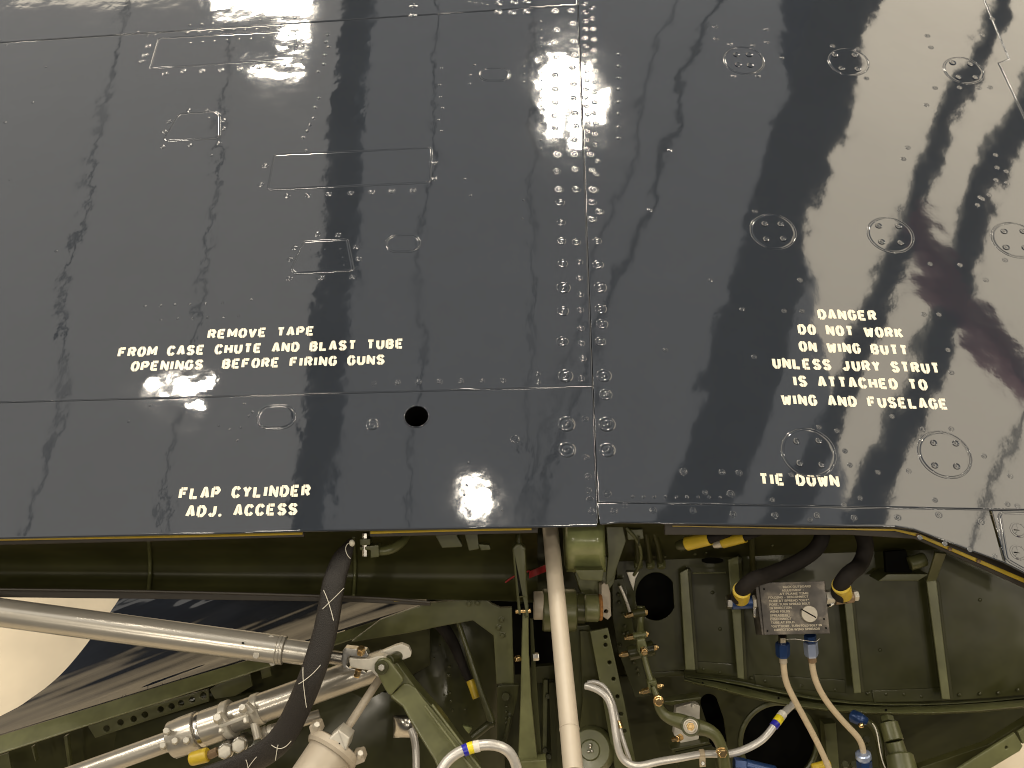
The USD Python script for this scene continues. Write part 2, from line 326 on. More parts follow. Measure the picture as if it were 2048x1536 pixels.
# access plates, each a proud plate with rounded edge
PROF = [(0, -0.0006), (0, 0.00005), (0.0006, 0.0003), (0.0015, 0.00052), (0.0030, 0.0006)]
def access(par, pts, r=0.006, mm='navy', name='access_plate'):
    p = Polygon(SK.ring(pts)).buffer(-r).buffer(r, 4)
    bead(par, p, mm); return part(par, name, slab(SK, p, PROF, bottom=False), M[mm], smooth=40)
def bead(par, p, mm, w=0.0015):
    # the paint line left round a plate: a fine raised rim
    c = np.array(p.exterior.coords)[:-1]; q = Polygon(ring_inset(c, -0.0030) if p.exterior.is_ccw else ring_inset(c[::-1], -0.0030))
    r = q.buffer(w).difference(q.buffer(-w))
    part(par, 'seam', slab(SK, r, [(0, -0.0002), (0.0001, 0.0001), (0.0006, 0.00036), (0.0013, 0.00046)], bottom=False), M[mm], smooth=60)
access(outer, [(318, 77), (592, 62), (589, 118), (301, 136)])
access(outer, [(362, 228), (430, 224), (438, 230), (438, 271), (432, 276), (336, 281), (330, 277), (354, 236)], r=0.003)
access(outer, [(550, 310), (863, 297), (858, 364), (537, 379)])
access(outer, [(609, 484), (694, 480), (705, 538), (699, 541), (592, 546), (584, 539)], r=0.004)
def oval_plate(px, py, w, h):
    s = SK.scale(px, py); p = oval(SK, px, py, w / 2 * s, h / 2 * s * 1.18)
    bead(outer, p, 'navy'); part(outer, 'oval_cover', slab(SK, p, PROF, bottom=False), M['navy'], smooth=40)
for a in ((990, 149, 58, 28), (806, 487, 64, 33), (553, 834, 72, 40)): oval_plate(*a)
# the open adjustment hole: a dark cup under the skin with a turned lip
c = S(833, 833); s = SK.scale(833, 833) * 24
part(outer, 'hole_cup', lathe(c - NRM * 0.0031, c - NRM * 0.12, [(1, s * 0.01), (1, s * 1.02), (0, s * 1.02), (0, s * 1.2), (1.03, s * 1.2), (1.03, s * 0.01)], 32, caps=False), M['black'])
part(outer, 'hole_rim', trimesh.creation.torus(s * 1.02, 0.0012, major_sections=40, minor_sections=8, transform=trimesh.geometry.align_vectors((0, 0, 1), NRM)).apply_translation(c + NRM * 0.0002), M['navy'], smooth=True)

# rivets and screws on the skin
def lathe_n(c, n, prof, k):
    u, w, d = basis(n); a = np.linspace(0, 2 * np.pi, k, endpoint=False) + rng.random()
    V = [c + d * h + r * (np.cos(a)[:, None] * u + np.sin(a)[:, None] * w) for r, h in prof]
    V = np.vstack(V + [(c + d * prof[-1][1])[None]]); i = np.arange(k); j = (i + 1) % k; F = []
    for q in range(len(prof) - 1): F += [np.stack([q * k + i, q * k + j, (q + 1) * k + j], 1), np.stack([q * k + i, (q + 1) * k + j, (q + 1) * k + i], 1)]
    q = len(prof) - 1; F.append(np.stack([q * k + i, q * k + j, np.full(k, (q + 1) * k)], 1))
    return trimesh.Trimesh(V, np.vstack(F), process=False)
def tiltn(a=0.05): return unit(NRM + RIGHT * rng.gauss(0, a) + UP * rng.gauss(0, a))
def rivet(par, px, py, rpx=5, mm='navy'):
    r = rpx * SK.scale(px, py); c = S(px, py)
    part(par, 'rivet', lathe_n(c, tiltn(0.03), [(r * 1.05, -0.0003), (r, r * 0.03), (r * 0.8, r * 0.095), (r * 0.5, r * 0.14), (r * 0.2, r * 0.155)], 10), M[mm], smooth=True)
def screw(par, px, py, rpx=9, mm='navy', big=False):
    r = rpx * SK.scale(px, py); c = S(px, py); n = tiltn(0.02)
    h = min(0.0013, r * 0.16)
    m = lathe_n(c, n, [(r * 1.1, -0.0003), (r, r * 0.02), (r * 0.88, r * 0.07), (r * 0.72, r * 0.04), (r * 0.6, r * 0.01), (r * 0.45, r * 0.055), (r * 0.25, r * 0.075), (r * 0.12, r * 0.03)], 14)
    part(par, 'screw', m, M[mm], smooth=60)
def line(par, x0, y0, x1, y1, n, f=rivet, r=5, mm='navy', j=0.0, skip=0.0):
    for k in range(n):
        t = k / max(1, n - 1)
        if rng.random() < skip: continue
        f(par, x0 + (x1 - x0) * t + rng.gauss(0, j), y0 + (y1 - y0) * t + rng.gauss(0, j), r, mm)
# round the long upper plate
for p in [(330, 147), (367, 142), (405, 142), (443, 140), (480, 138), (518, 135), (555, 133), (297, 92), (290, 110), (284, 122), (600, 82), (603, 108)]: screw(outer, *p, 6.5)
line(outer, 380, 86, 576, 72, 9, r=4.5); line(outer, 374, 66, 560, 55, 9, r=4.5); line(outer, 380, 50, 590, 36, 10, r=4); line(outer, 475, 134, 570, 130, 4, r=4)
for p in [(594, 92), (606, 92), (604, 118), (570, 108), (552, 112), (535, 113)]: rivet(outer, *p, 4)
for p in [(655, 70), (652, 84), (657, 93), (650, 110), (648, 128), (636, 143), (637, 196), (630, 215), (627, 236), (620, 250), (614, 262), (606, 275), (612, 301)]: rivet(outer, *p, 4.5)
# the small five-sided plate
for p in [(378, 221), (413, 221), (448, 240), (448, 257), (437, 286), (380, 290), (326, 293), (329, 263), (338, 243)]: screw(outer, *p, 5.5)
rivet(outer, 418, 236, 4); rivet(outer, 423, 311, 3)
# the long lower plate
for p in [(531, 332), (522, 369), (574, 392), (616, 391), (658, 388), (701, 386), (743, 384), (784, 382), (826, 381), (869, 325), (869, 357)]: screw(outer, *p, 6.5)
for p in [(758, 314), (782, 310), (849, 309), (690, 353), (806, 350), (555, 339), (930, 358), (941, 391), (1047, 400), (1045, 437)]: rivet(outer, *p, 3)
# the trapezoid plate
for p in [(634, 468), (676, 470), (590, 496), (580, 519), (712, 494), (717, 518), (579, 557), (643, 555), (705, 554)]: screw(outer, *p, 6.5)
for p in [(620, 499), (650, 499), (681, 497), (685, 515), (688, 530)]: rivet(outer, *p, 4)
for p in [(290, 612), (321, 611), (350, 609), (380, 608), (411, 607), (445, 606), (503, 599), (322, 639), (355, 637), (385, 636), (415, 635), (447, 634), (477, 632)]: rivet(outer, *p, 3)
# pairs along the upper joint
for p in [(827, 12), (826, 30), (998, 6), (1028, 5), (1054, 3), (997, 24), (1024, 25), (1053, 23), (1110, 22), (1142, 21)]: screw(outer, *p, 8)
line(outer, 940, 3, 975, 9, 4, r=3)
for x in (0, 13, 276, 296, 310): rivet(outer, x, yl(x) + rng.choice((-4, 5)) , 3)
for p in [(949, 130), (941, 150), (939, 167), (1047, 132), (1048, 148), (1048, 163), (884, 136), (880, 169), (881, 194), (886, 216), (877, 240), (883, 262)]: rivet(outer, *p, 3)
# columns beside the fold joint, outer side
for y in (60, 84, 115, 150, 178, 205, 232, 255, 280): screw(outer, 1110 + rng.gauss(0, 1.5), y, 8)
for y in (47, 82, 110, 135, 168, 196, 226, 252, 280): screw(outer, 1144 + 0.02 * y + rng.gauss(0, 1.5), y, 8)
for x, y, r in [(1116, 309, 10), (1114, 343, 8), (1118, 379, 9), (1120, 405, 9), (1122, 445, 9), (1150, 309, 9), (1151, 338, 8), (1153, 379, 9), (1123, 482, 9), (1153, 484, 9), (1125, 527, 10),
                (1127, 575, 14), (1125, 622, 12), (1125, 683, 12), (1131, 751, 15), (1133, 848, 17), (1134, 900, 17)]: screw(outer, x, y, r)
for x, y in [(1159, 524), (1159, 556), (1161, 589), (1161, 620), (1162, 657), (1163, 686), (1166, 717), (1163, 757), (1170, 838), (1172, 914), (1176, 953), (1177, 981), (1180, 999), (1183, 1022)]: screw(outer, x, y, 7)
for y in range(42, 300, 17): rivet(outer, 1083 + rng.gauss(0, 1), y, 3)
line(outer, 795, 764, 1006, 761, 6, screw, 6); screw(outer, 748, 767, 5); screw(outer, 1075, 748, 6); screw(outer, 1076, 764, 6); screw(outer, 745, 848, 13); screw(outer, 1030, 878, 9)
for p in [(300, 811), (257, 843), (459, 858), (438, 851), (474, 881), (482, 855), (488, 807), (498, 832), (505, 824), (937, 925), (933, 970), (929, 990), (1005, 1020), (10, 245), (66, 205), (112, 502), (92, 134), (20, 360)]: rivet(outer, *p, 3)
# inboard side of the fold joint
N = 'navy_r'
for k, y in enumerate(range(8, 300, 17)): screw(inner, 1169 + 0.02 * y + rng.gauss(0, 1.2), y, 7, N)
for k, y in enumerate(range(16, 290, 21)): screw(inner, 1185 + 0.02 * y + rng.gauss(0, 1.2), y, 7, N)
for y in (108, 132, 155, 178, 203, 227, 253, 276): rivet(inner, 1237 + rng.gauss(0, 1), y, 5, N)
for x, y, r in [(1182, 308, 9), (1195, 322, 6), (1185, 340, 7), (1193, 348, 7), (1187, 379, 10), (1184, 405, 9), (1199, 423, 9), (1185, 438, 9), (1194, 482, 9), (1196, 529, 11), (1200, 575, 13), (1201, 618, 12), (1204, 648, 12),
                (1201, 683, 11), (1208, 751, 15), (1212, 789, 13), (1214, 848, 17), (1214, 900, 16), (1215, 987, 8), (1367, 943, 8), (1229, 1022, 7), (1444, 945, 7), (1478, 946, 7), (1410, 985, 6), (1461, 988, 8), (1250, 1010, 6)]: screw(inner, x, y, r, N)
line(inner, 1265, 993, 1440, 995, 9, rivet, 4, N)
line(inner, 1300, 1024, 1960, 1040, 9, screw, 7, N, j=3); line(inner, 1840, 1075, 1990, 1112, 4, screw, 5, N)
for (x, y, w, sc) in [(1488, 121, 77, [(-15, -11), (10, -11), (-12, 9), (12, 10)]), (1697, 124, 76, [(-27, -13), (12, -13), (-14, 14), (18, 15)]), (1927, 141, 74, [(-22, -15), (14, -12), (-10, 14), (24, 15)]),
                      (1546, 463, 86, [(-17, -15), (15, -14), (-14, 16), (20, 15)]), (1781, 470, 86, [(-24, -18), (16, -17), (-18, 14), (20, 16)]), (2030, 480, 86, [(-22, -17), (16, -17), (-18, 15), (20, 16)]),
                      (1617, 905, 102, [(-24, -22), (20, -23), (-18, 22), (26, 25)]), (1889, 909, 98, [(-22, -23), (22, -22), (-20, 22), (24, 24)])]:
    s = SK.scale(x, y); p = disc(SK, x, y, w / 2 * s)
    bead(inner, p, N); rc = part(inner, 'round_cover', slab(SK, p, PROF, bottom=False), M[N], smooth=40)
    for dx, dy in sc:
        c = S(x + dx, y + dy) + NRM * 0.0011; r = 6.5 * SK.scale(x, y)
        part(rc, 'screw', lathe_n(c, NRM, [(r * 1.1, -0.0003), (r, 0.0009), (r * 0.8, 0.0007), (r * 0.66, -0.0001), (r * 0.3, 0.0004), (r * 0.1, 0.0005)], 12), M[N], smooth=60)
for p in [(1430, 53), (1432, 77), (1531, 58), (1533, 84), (1460, 88), (1505, 90), (1467, 152), (1516, 152), (1563, 115), (1665, 92), (1716, 98), (1733, 157), (1855, 72), (1862, 95), (1978, 12), (1985, 38), (1965, 70), (1980, 175), (1919, 175), (1958, 176),
          (1853, 210), (1816, 295), (1807, 318), (1870, 176), (1991, 310), (1994, 335), (1992, 360), (1960, 395), (1955, 410), (1965, 398), (1978, 390), (2014, 366), (2013, 343), (1800, 420), (1510, 423), (1790, 497), (1775, 500), (1848, 629), (1878, 629), (1896, 700), (1903, 745), (1484, 618), (1568, 622), (1604, 622), (1508, 714), (1600, 560), (1638, 855), (1583, 950), (1674, 862), (1690, 902), (1700, 930), (1756, 945), (1784, 833),
          (1845, 858), (1903, 858), (1920, 530), (1860, 528), (2018, 505), (1972, 560), (2010, 520), (1968, 912), (1818, 942), (1870, 1000), (2015, 1008), (2035, 1012), (2021, 952), (1688, 1010), (1720, 996), (1545, 1000), (1620, 1040), (1340, 300), (1300, 420), (1420, 560), (1330, 700)]: screw(inner, *p, 5.5, N)
for y, x in ((1060, 2036), (1105, 2036)):
    s = SK.scale(x, y); c = S(x, y)
    part(inner, 'slotted_fastener', lathe_n(c, NRM, [(17 * s, -0.0003), (16 * s, 0.0012), (13.5 * s, 0.001), (13 * s, -0.0002), (12 * s, 0.0012), (4 * s, 0.0016)], 24), M[N], smooth=50)
    part(inner, 'slot', cyl(c + NRM * 0.0014 - RIGHT * 9 * s, c + NRM * 0.0014 + RIGHT * 9 * s - (UP * 3 * s), 0.0012, 6), M['black'])
access(inner, [(1998, 1026), (2230, 1030), (2230, 1240), (2014, 1118)], r=0.012, mm=N, name='corner_plate')

# ------------------------------------------------------------------ stencil lettering
_o = [(0.3, 1), (0.7, 1), (1, 0.75), (1, 0.25), (0.7, 0), (0.3, 0), (0, 0.25), (0, 0.75), (0.3, 1)]
GL = {  # skeleton strokes, then the stencil's bridges as (x0, y0, x1, y1)
 'A': ([[(0, 0), (0.42, 1), (0.58, 1), (1, 0)], [(0.2, 0.32), (0.8, 0.32)]], [(0.38, -0.2, 0.5, 0.9)]),
 'B': ([[(0, 0), (0, 1)], [(0, 1), (0.75, 1), (0.95, 0.78), (0.75, 0.54), (0, 0.54)], [(0.75, 0.54), (1, 0.3), (0.78, 0), (0, 0)]], [(0.2, -0.2, 0.31, 1.2)]),
 'C': ([[(1, 0.78), (0.72, 1), (0.28, 1), (0, 0.75), (0, 0.25), (0.28, 0), (0.72, 0), (1, 0.22)]], [(0.44, 0.6, 0.56, 1.2), (0.44, -0.2, 0.56, 0.4)]),
 'D': ([[(0, 0), (0, 1)], [(0, 1), (0.65, 1), (1, 0.7), (1, 0.3), (0.65, 0), (0, 0)]], [(0.2, -0.2, 0.31, 1.2)]),
 'E': ([[(0, 0), (0, 1)], [(0, 1), (1, 1)], [(0, 0.5), (0.8, 0.5)], [(0, 0), (1, 0)]], [(0.2, -0.2, 0.31, 1.2)]),
 'F': ([[(0, 0), (0, 1)], [(0, 1), (1, 1)], [(0, 0.5), (0.8, 0.5)]], [(0.2, 0.2, 0.31, 1.2)]),
 'G': ([[(1, 0.78), (0.72, 1), (0.28, 1), (0, 0.75), (0, 0.25), (0.28, 0), (0.72, 0), (1, 0.22), (1, 0.45), (0.65, 0.45)]], [(0.44, 0.6, 0.56, 1.2), (0.44, -0.2, 0.56, 0.3)]),
 'H': ([[(0, 0), (0, 1)], [(1, 0), (1, 1)], [(0, 0.5), (1, 0.5)]], [(0.2, 0.2, 0.31, 0.8)]),
 'I': ([[(0.5, 0), (0.5, 1)]], []),
 'J': ([[(0.85, 1), (0.85, 0.25), (0.6, 0), (0.3, 0), (0.05, 0.22)]], [(0.4, -0.2, 0.5, 0.3)]),
 'K': ([[(0, 0), (0, 1)], [(0.1, 0.45), (1, 1)], [(0.4, 0.6), (1, 0)]], [(0.2, -0.2, 0.31, 1.2)]),
 'L': ([[(0, 1), (0, 0), (1, 0)]], [(0.2, -0.2, 0.31, 0.3)]),
 'M': ([[(0, 0), (0, 1), (0.5, 0.3), (1, 1), (1, 0)]], [(0.2, -0.2, 0.29, 0.6), (0.73, -0.2, 0.82, 0.6)]),
 'N': ([[(0, 0), (0, 1), (1, 0), (1, 1)]], [(0.2, -0.2, 0.3, 0.62), (0.72, 0.4, 0.82, 1.2)]),
 'O': ([_o], [(0.44, 0.6, 0.56, 1.2), (0.44, -0.2, 0.56, 0.4)]),
 'P': ([[(0, 0), (0, 1)], [(0, 1), (0.75, 1), (1, 0.75), (0.75, 0.46), (0, 0.46)]], [(0.2, 0.2, 0.31, 1.2)]),
 'R': ([[(0, 0), (0, 1)], [(0, 1), (0.75, 1), (1, 0.75), (0.75, 0.48), (0, 0.48)], [(0.55, 0.48), (1, 0)]], [(0.2, -0.2, 0.31, 1.2)]),
 'S': ([[(1, 0.8), (0.75, 1), (0.25, 1), (0, 0.78), (0.22, 0.55), (0.78, 0.45), (1, 0.22), (0.75, 0), (0.25, 0), (0, 0.2)]], [(0.45, 0.75, 0.55, 1.2), (0.45, -0.2, 0.55, 0.25)]),
 'T': ([[(0, 1), (1, 1)], [(0.5, 0), (0.5, 1)]], [(0.68, 0.7, 0.76, 1.2)]),
 'U': ([[(0, 1), (0, 0.25), (0.28, 0), (0.72, 0), (1, 0.25), (1, 1)]], [(0.44, -0.2, 0.56, 0.4)]),
 'V': ([[(0, 1), (0.46, 0), (0.54, 0), (1, 1)]], [(0.45, -0.2, 0.53, 0.6)]),
 'W': ([[(0, 1), (0.22, 0), (0.5, 0.7), (0.78, 0), (1, 1)]], [(0.2, 0.3, 0.29, 1.2)]),
 'Y': ([[(0, 1), (0.5, 0.5), (1, 1)], [(0.5, 0.5), (0.5, 0)]], [(0.56, 0.5, 0.64, 1.0)]),
 '.': ([[(0.1, 0), (0.12, 0)]], []),
}
def glyph(ch, h, w, s=0.25):
    st, cuts = GL[ch]
    s *= h; sx, sy = w - s, h - s
    g = unary_union([LineString([(x * sx + s / 2, y * sy + s / 2) for x, y in l]).buffer(s / 2, 4, join_style=1, cap_style=2 if ch not in '.' else 1) for l in st])
    for x0, y0, x1, y1 in cuts: g = g.difference(sbox(x0 * sx + s / 2 + 0.10 * s, y0 * sy + s / 2, x1 * sx + s / 2 - 0.10 * s + 0.12 * s, y1 * sy + s / 2))
    return g.buffer(-0.05 * s).buffer(0.05 * s)
def stencil(par, text, bx0, by0, bx1, by1, hpx, wide=0.86):
    a, b = SK.to2(bx0, by0), SK.to2(bx1, by1); d = b - a; L = np.hypot(*d); d = d / L; u = np.array([-d[1], d[0]])
    mx, my = (bx0 + bx1) / 2, (by0 + by1) / 2
    h = np.linalg.norm(SK.to2(mx, my - hpx) - SK.to2(mx, my)) if False else abs((SK.to2(mx, my - hpx) - SK.to2(mx, my)) @ u)
    units = [0.5 if c == 'I' else 0.45 if c == '.' else 0.9 if c == ' ' else 1.15 if c in 'MW' else 1.0 for c in text]
    adv = L / (sum(units) - (1 - wide)); x = 0
    ms = []
    for c, k in zip(text, units):
        if c != ' ':
            w = adv * (k - (1 - wide)) if c not in '.' else h * 0.25
            if c == 'I': w = h * 0.27
            g = glyph(c, h, max(w, h * 0.26))
            for q in getattr(g, 'geoms', [g]):
                if q.is_empty or q.area < 1e-7: continue
                def tr(r): return [tuple(a + d * (x + px) + u * py) for px, py in r.coords]
                q2 = Polygon(tr(q.exterior), [tr(i) for i in q.interiors])
                ms.append(slab(SK, q2, [(0, -0.0002), (0, 0.00022)], bottom=False))
        x += adv * k
    part(par, 'lettering', cat(*ms), M['letter'], smooth=False, label='cream stencilled words ' + text.lower(), kind='stuff')
for t in [('REMOVE TAPE', 414, 678, 628, 671, 19), ('FROM CASE CHUTE AND BLAST TUBE', 234, 715, 807, 697, 20), ('OPENINGS  BEFORE FIRING GUNS', 260, 743, 769, 729, 20),
          ('FLAP CYLINDER', 356, 999, 620, 993, 24), ('ADJ. ACCESS', 370, 1035, 594, 1030, 24)]: stencil(outer, *t)
for t in [('DANGER', 1637, 639, 1755, 642, 21), ('DO NOT WORK', 1597, 669, 1808, 677, 21), ('ON WING BUTT', 1599, 703, 1818, 711.5, 21), ('UNLESS JURY STRUT', 1546, 737, 1882, 748, 22),
          ('IS ATTACHED TO', 1588, 773, 1857, 781, 22), ('WING AND FUSELAGE', 1564, 810, 1898, 819.5, 22), ('TIE DOWN', 1520, 970, 1680, 974, 24)]: stencil(inner, *t)

# ================================================================== below the trailing edge
def FL(Z, zx=0.0, zy=0.0):
    """A flat face about Z metres away at the picture's centre, leaning by zx, zy metres per 1000 px."""
    return PL((1024, 1300, Z), (1524, 1300, Z + zx * 0.5), (1024, 1600, Z + zy * 0.3))
def R_(px, Z): return px * Z / FPX
def P3(*q): return [W(*a) for a in q]
def tb(pts, rpx, **k):
    Z = pts[0][2]; r = R_(rpx, Z) if np.ndim(rpx) == 0 else [R_(a, q[2]) for a, q in zip(rpx, pts)]
    return tube(P3(*pts), r, **k)
def cy(a, b, rpx, n=24): return cyl(W(*a), W(*b), R_(rpx, a[2]), n)
def hx(a, b, rpx): return hexa(W(*a), W(*b), R_(rpx, a[2]))
def toward(q, d): return (q[0], q[1], q[2] - d)
def bolt(par, q, rpx, m, h=0.010, name='bolt'):
    c = W(*q); n = unit(CAM - c); return part(par, name, cat(lathe(c, c + n * 0.002, [(0, R_(rpx * 1.25, q[2])), (1, R_(rpx * 1.2, q[2]))], 16), hexa(c + n * 0.002, c + n * h, R_(rpx, q[2]))), m, smooth=25)
def rivet_at(par, pl, px, py, rpx, m, name='rivet'):
    c = pl.hit(px, py); r = rpx * pl.scale(px, py)
    return part(par, name, lathe_n(c, pl.n, [(r, -0.0003), (r * 0.92, r * 0.2), (r * 0.6, r * 0.42), (r * 0.2, r * 0.5)], 10), m, smooth=True)
def shell(pts, th, m=None):
    """A curved sheet through a grid of points (rows x columns x 3), given thickness away from the camera."""
    g = np.asarray(pts, float); r, c = g.shape[:2]; v = np.vstack([g.reshape(-1, 3), (g + FWD * th).reshape(-1, 3)]); n = r * c; F = []
    for i in range(r - 1):
        for j in range(c - 1):
            a, b, d, e = i * c + j, i * c + j + 1, (i + 1) * c + j + 1, (i + 1) * c + j
            F += [(a, d, b), (a, e, d), (n + a, n + b, n + d), (n + a, n + d, n + e)]
    rim = [i * c for i in range(r)] + [(r - 1) * c + j for j in range(1, c)] + [i * c + c - 1 for i in range(r - 2, -1, -1)] + [j for j in range(c - 2, 0, -1)]
    for k in range(len(rim)):
        a, b = rim[k], rim[(k + 1) % len(rim)]; F += [(a, a + n, b), (b, a + n, b + n)]
    return trimesh.Trimesh(v, np.array(F), process=False)
def grid(fn, us, vs): return [[W(*fn(u, v)) for u in us] for v in vs]

# structure closing the wing just under its skin
for par, pts in ((outer, [(-200, -260), (xf(-200) - 6, -260), (xf(1000) - 8, 1000), (-200, 1030)]), (inner, [(xf(-260) - 4, -260), (2400, -260), (2400, 1000), (xf(1000) - 6, 1000)])):
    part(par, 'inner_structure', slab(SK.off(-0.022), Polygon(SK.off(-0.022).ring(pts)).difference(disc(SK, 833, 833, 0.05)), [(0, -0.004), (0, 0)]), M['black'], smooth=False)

# ---- flap well under the left wing
well = thing('flap_well', 'dark olive concave flap well under the left wing edge, with a thin rib', 'wing bay', W(400, 1130, 1.85))
prof = [(0.0, 1.66), (0.10, 1.76), (0.25, 1.83), (0.45, 1.87), (0.7, 1.875), (0.9, 1.85), (1.0, 1.82)]
def wl(x, t):
    y0 = 1052 - 0.021 * (x - 1000) if x < 1000 else 1052; y1 = 1180 + 0.022 * x
    return (x, y0 + (y1 - y0) * t, float(np.interp(t, [a for a, _ in prof], [b for _, b in prof])))
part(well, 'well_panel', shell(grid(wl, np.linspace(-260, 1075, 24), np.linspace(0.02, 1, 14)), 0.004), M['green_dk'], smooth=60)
for x, k in ((296, 5), (706, 4)):
    pts = [wl(x + 4 * math.sin(t * 3), t) for t in np.linspace(0.12, 0.97, 9)]
    part(well, 'rib', tube([W(a, b, c - 0.006) for a, b, c in pts], R_(k * 0.8, 1.85), n=8), M['green'])
# lower lip
lip = [(-260, 1176), (0, 1179), (300, 1183), (610, 1191), (760, 1197), (860, 1205)]
part(well, 'lip', tube([W(x, y, 1.735) for x, y in lip], R_(3.2, 1.73), n=8), M['seal'])
part(well, 'lip_strip', plate(FL(1.745), [(x, y + 2) for x, y in lip] + [(860, 1212), (700, 1204), (300, 1198), (0, 1195), (-260, 1193)], 0.012), M['seal'])
part(well, 'yellow_mark', plate(FL(1.738), [(786, 1199), (815, 1200), (812, 1203), (788, 1203)], 0.002), M['yellow'])
# upper edge: rubber seals with a yellow line
sl = thing('edge_seal', 'brown rubber seal with a yellow line under the left wing edge', 'seal strip', W(300, 1075, 1.64))
part(sl, 'rubber', plate(FL(1.655), [(-260, 1080), (608, 1062), (608, 1074), (300, 1083), (-260, 1096)], 0.012), M['seal'])
part(sl, 'yellow_line', tube([W(x, y, 1.648) for x, y in ((-260, 1083.5), (0, 1078), (300, 1073), (605, 1066))], 0.0031, n=8), M['yellow'])
sl = thing('edge_seal', 'short rubber seal with a yellow line between black sleeve and cream tube', 'seal strip', W(900, 1064, 1.64))
part(sl, 'rubber', plate(FL(1.655), [(738, 1058), (1076, 1048), (1076, 1066), (740, 1074)], 0.012), M['seal'])
part(sl, 'yellow_line', tube([W(x, y, 1.648) for x, y in ((741, 1064.5), (900, 1060), (1063, 1057))], 0.0031, n=8), M['yellow'])
sl = thing('edge_seal', 'seal with a broad yellow band along the cut corner of the right wing section', 'seal strip', W(1800, 1065, 1.62))
top = [(1330, 1048), (1790, 1053), (1826, 1058), (2007, 1126), (2220, 1228)]
part(sl, 'rubber', plate(FL(1.66), [(x, y - 2) for x, y in top] + [(2220, 1262), (2048, 1176), (1900, 1108), (1830, 1078), (1700, 1070), (1330, 1070)], 0.012), M['seal'])
band = [(1345, 1052.5), (1600, 1057), (1790, 1060), (1836, 1070), (2048, 1161), (2220, 1246)]
part(sl, 'yellow_band', cat(*[plate(FL(1.646), [(a[0], a[1] - k0), (b[0], b[1] - k1), (b[0], b[1] + k1), (a[0], a[1] + k0)], 0.003) for a, b, k0, k1 in
     [(band[0], band[1], 0.8, 1.0), (band[1], band[2], 1.0, 2), (band[2], band[3], 2, 3.2), (band[3], band[4], 3.2, 4.5), (band[4], band[5], 4.5, 5)]]), M['yellow'])
for q in ((1836, 1071), (1900, 1098), (1957, 1122)):
    part(sl, 'clip', ball(W(q[0], q[1], 1.644), 0.004), M['grease'])

# ---- fold bay: walls behind everything
bay = thing('fold_bay', 'dark green walls of the open wing fold bay behind the linkages', 'wing bay', W(1150, 1300, 2.2))
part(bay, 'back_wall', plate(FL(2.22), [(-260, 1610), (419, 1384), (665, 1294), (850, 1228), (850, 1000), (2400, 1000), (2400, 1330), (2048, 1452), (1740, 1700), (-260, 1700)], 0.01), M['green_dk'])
def dome(x0, x1, y0, y1, Zc, bulge, n=16):
    return shell(grid(lambda u, v: (x0 + (x1 - x0) * u, y0 + (y1 - y0) * v, Zc - bulge * (1 - (2 * u - 1) ** 2) * (1 - 0.6 * (2 * v - 1) ** 2)), np.linspace(0, 1, n), np.linspace(0, 1, n)), 0.005)
part(bay, 'well_dome', dome(690, 1010, 1235, 1660, 2.16, 0.10), M['green_gr'], smooth=60)
part(bay, 'lower_skin', dome(180, 830, 1385, 1720, 2.06, 0.08), M['green_gr'], smooth=60)
part(bay, 'roof_panel', shell(grid(lambda u, v: (1150 + 1200 * u, 1030 + 120 * v, 1.74 + 0.30 * v), np.linspace(0, 1, 8), np.linspace(0, 1, 4)), 0.006), M['green_dk'], smooth=50)
for x, y, r in ((868, 1316, 2), (899, 1333, 3.5), (897, 1350, 4), (900, 1385, 3), (902, 1402, 2.5), (905, 1420, 3), (930, 1418, 2.5), (880, 1290, 2), (690, 1440, 3), (720, 1425, 3)):
    c = W(x, y, 2.035); part(bay, 'rivet', ball(c, R_(r, 2.03)), M['green_gr'], smooth=True)
# dark deep pocket and brackets by the hinge
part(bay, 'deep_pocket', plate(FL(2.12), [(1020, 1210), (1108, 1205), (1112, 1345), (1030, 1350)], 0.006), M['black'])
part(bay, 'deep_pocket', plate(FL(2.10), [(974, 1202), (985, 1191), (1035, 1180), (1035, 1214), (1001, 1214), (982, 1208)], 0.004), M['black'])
part(bay, 'upright', plate(FL(2.02), [(1065, 1350), (1110, 1345), (1116, 1545), (1072, 1545)], 0.02), M['green_gr'])
part(bay, 'upright', plate(FL(1.985), [(1087, 1360), (1096, 1360), (1093, 1530), (1085, 1530)], 0.03), M['green'])
part(bay, 'cover', plate(FL(2.0), [(1058, 1335), (1112, 1330), (1112, 1366), (1062, 1366)], 0.02), M['green_dk'])

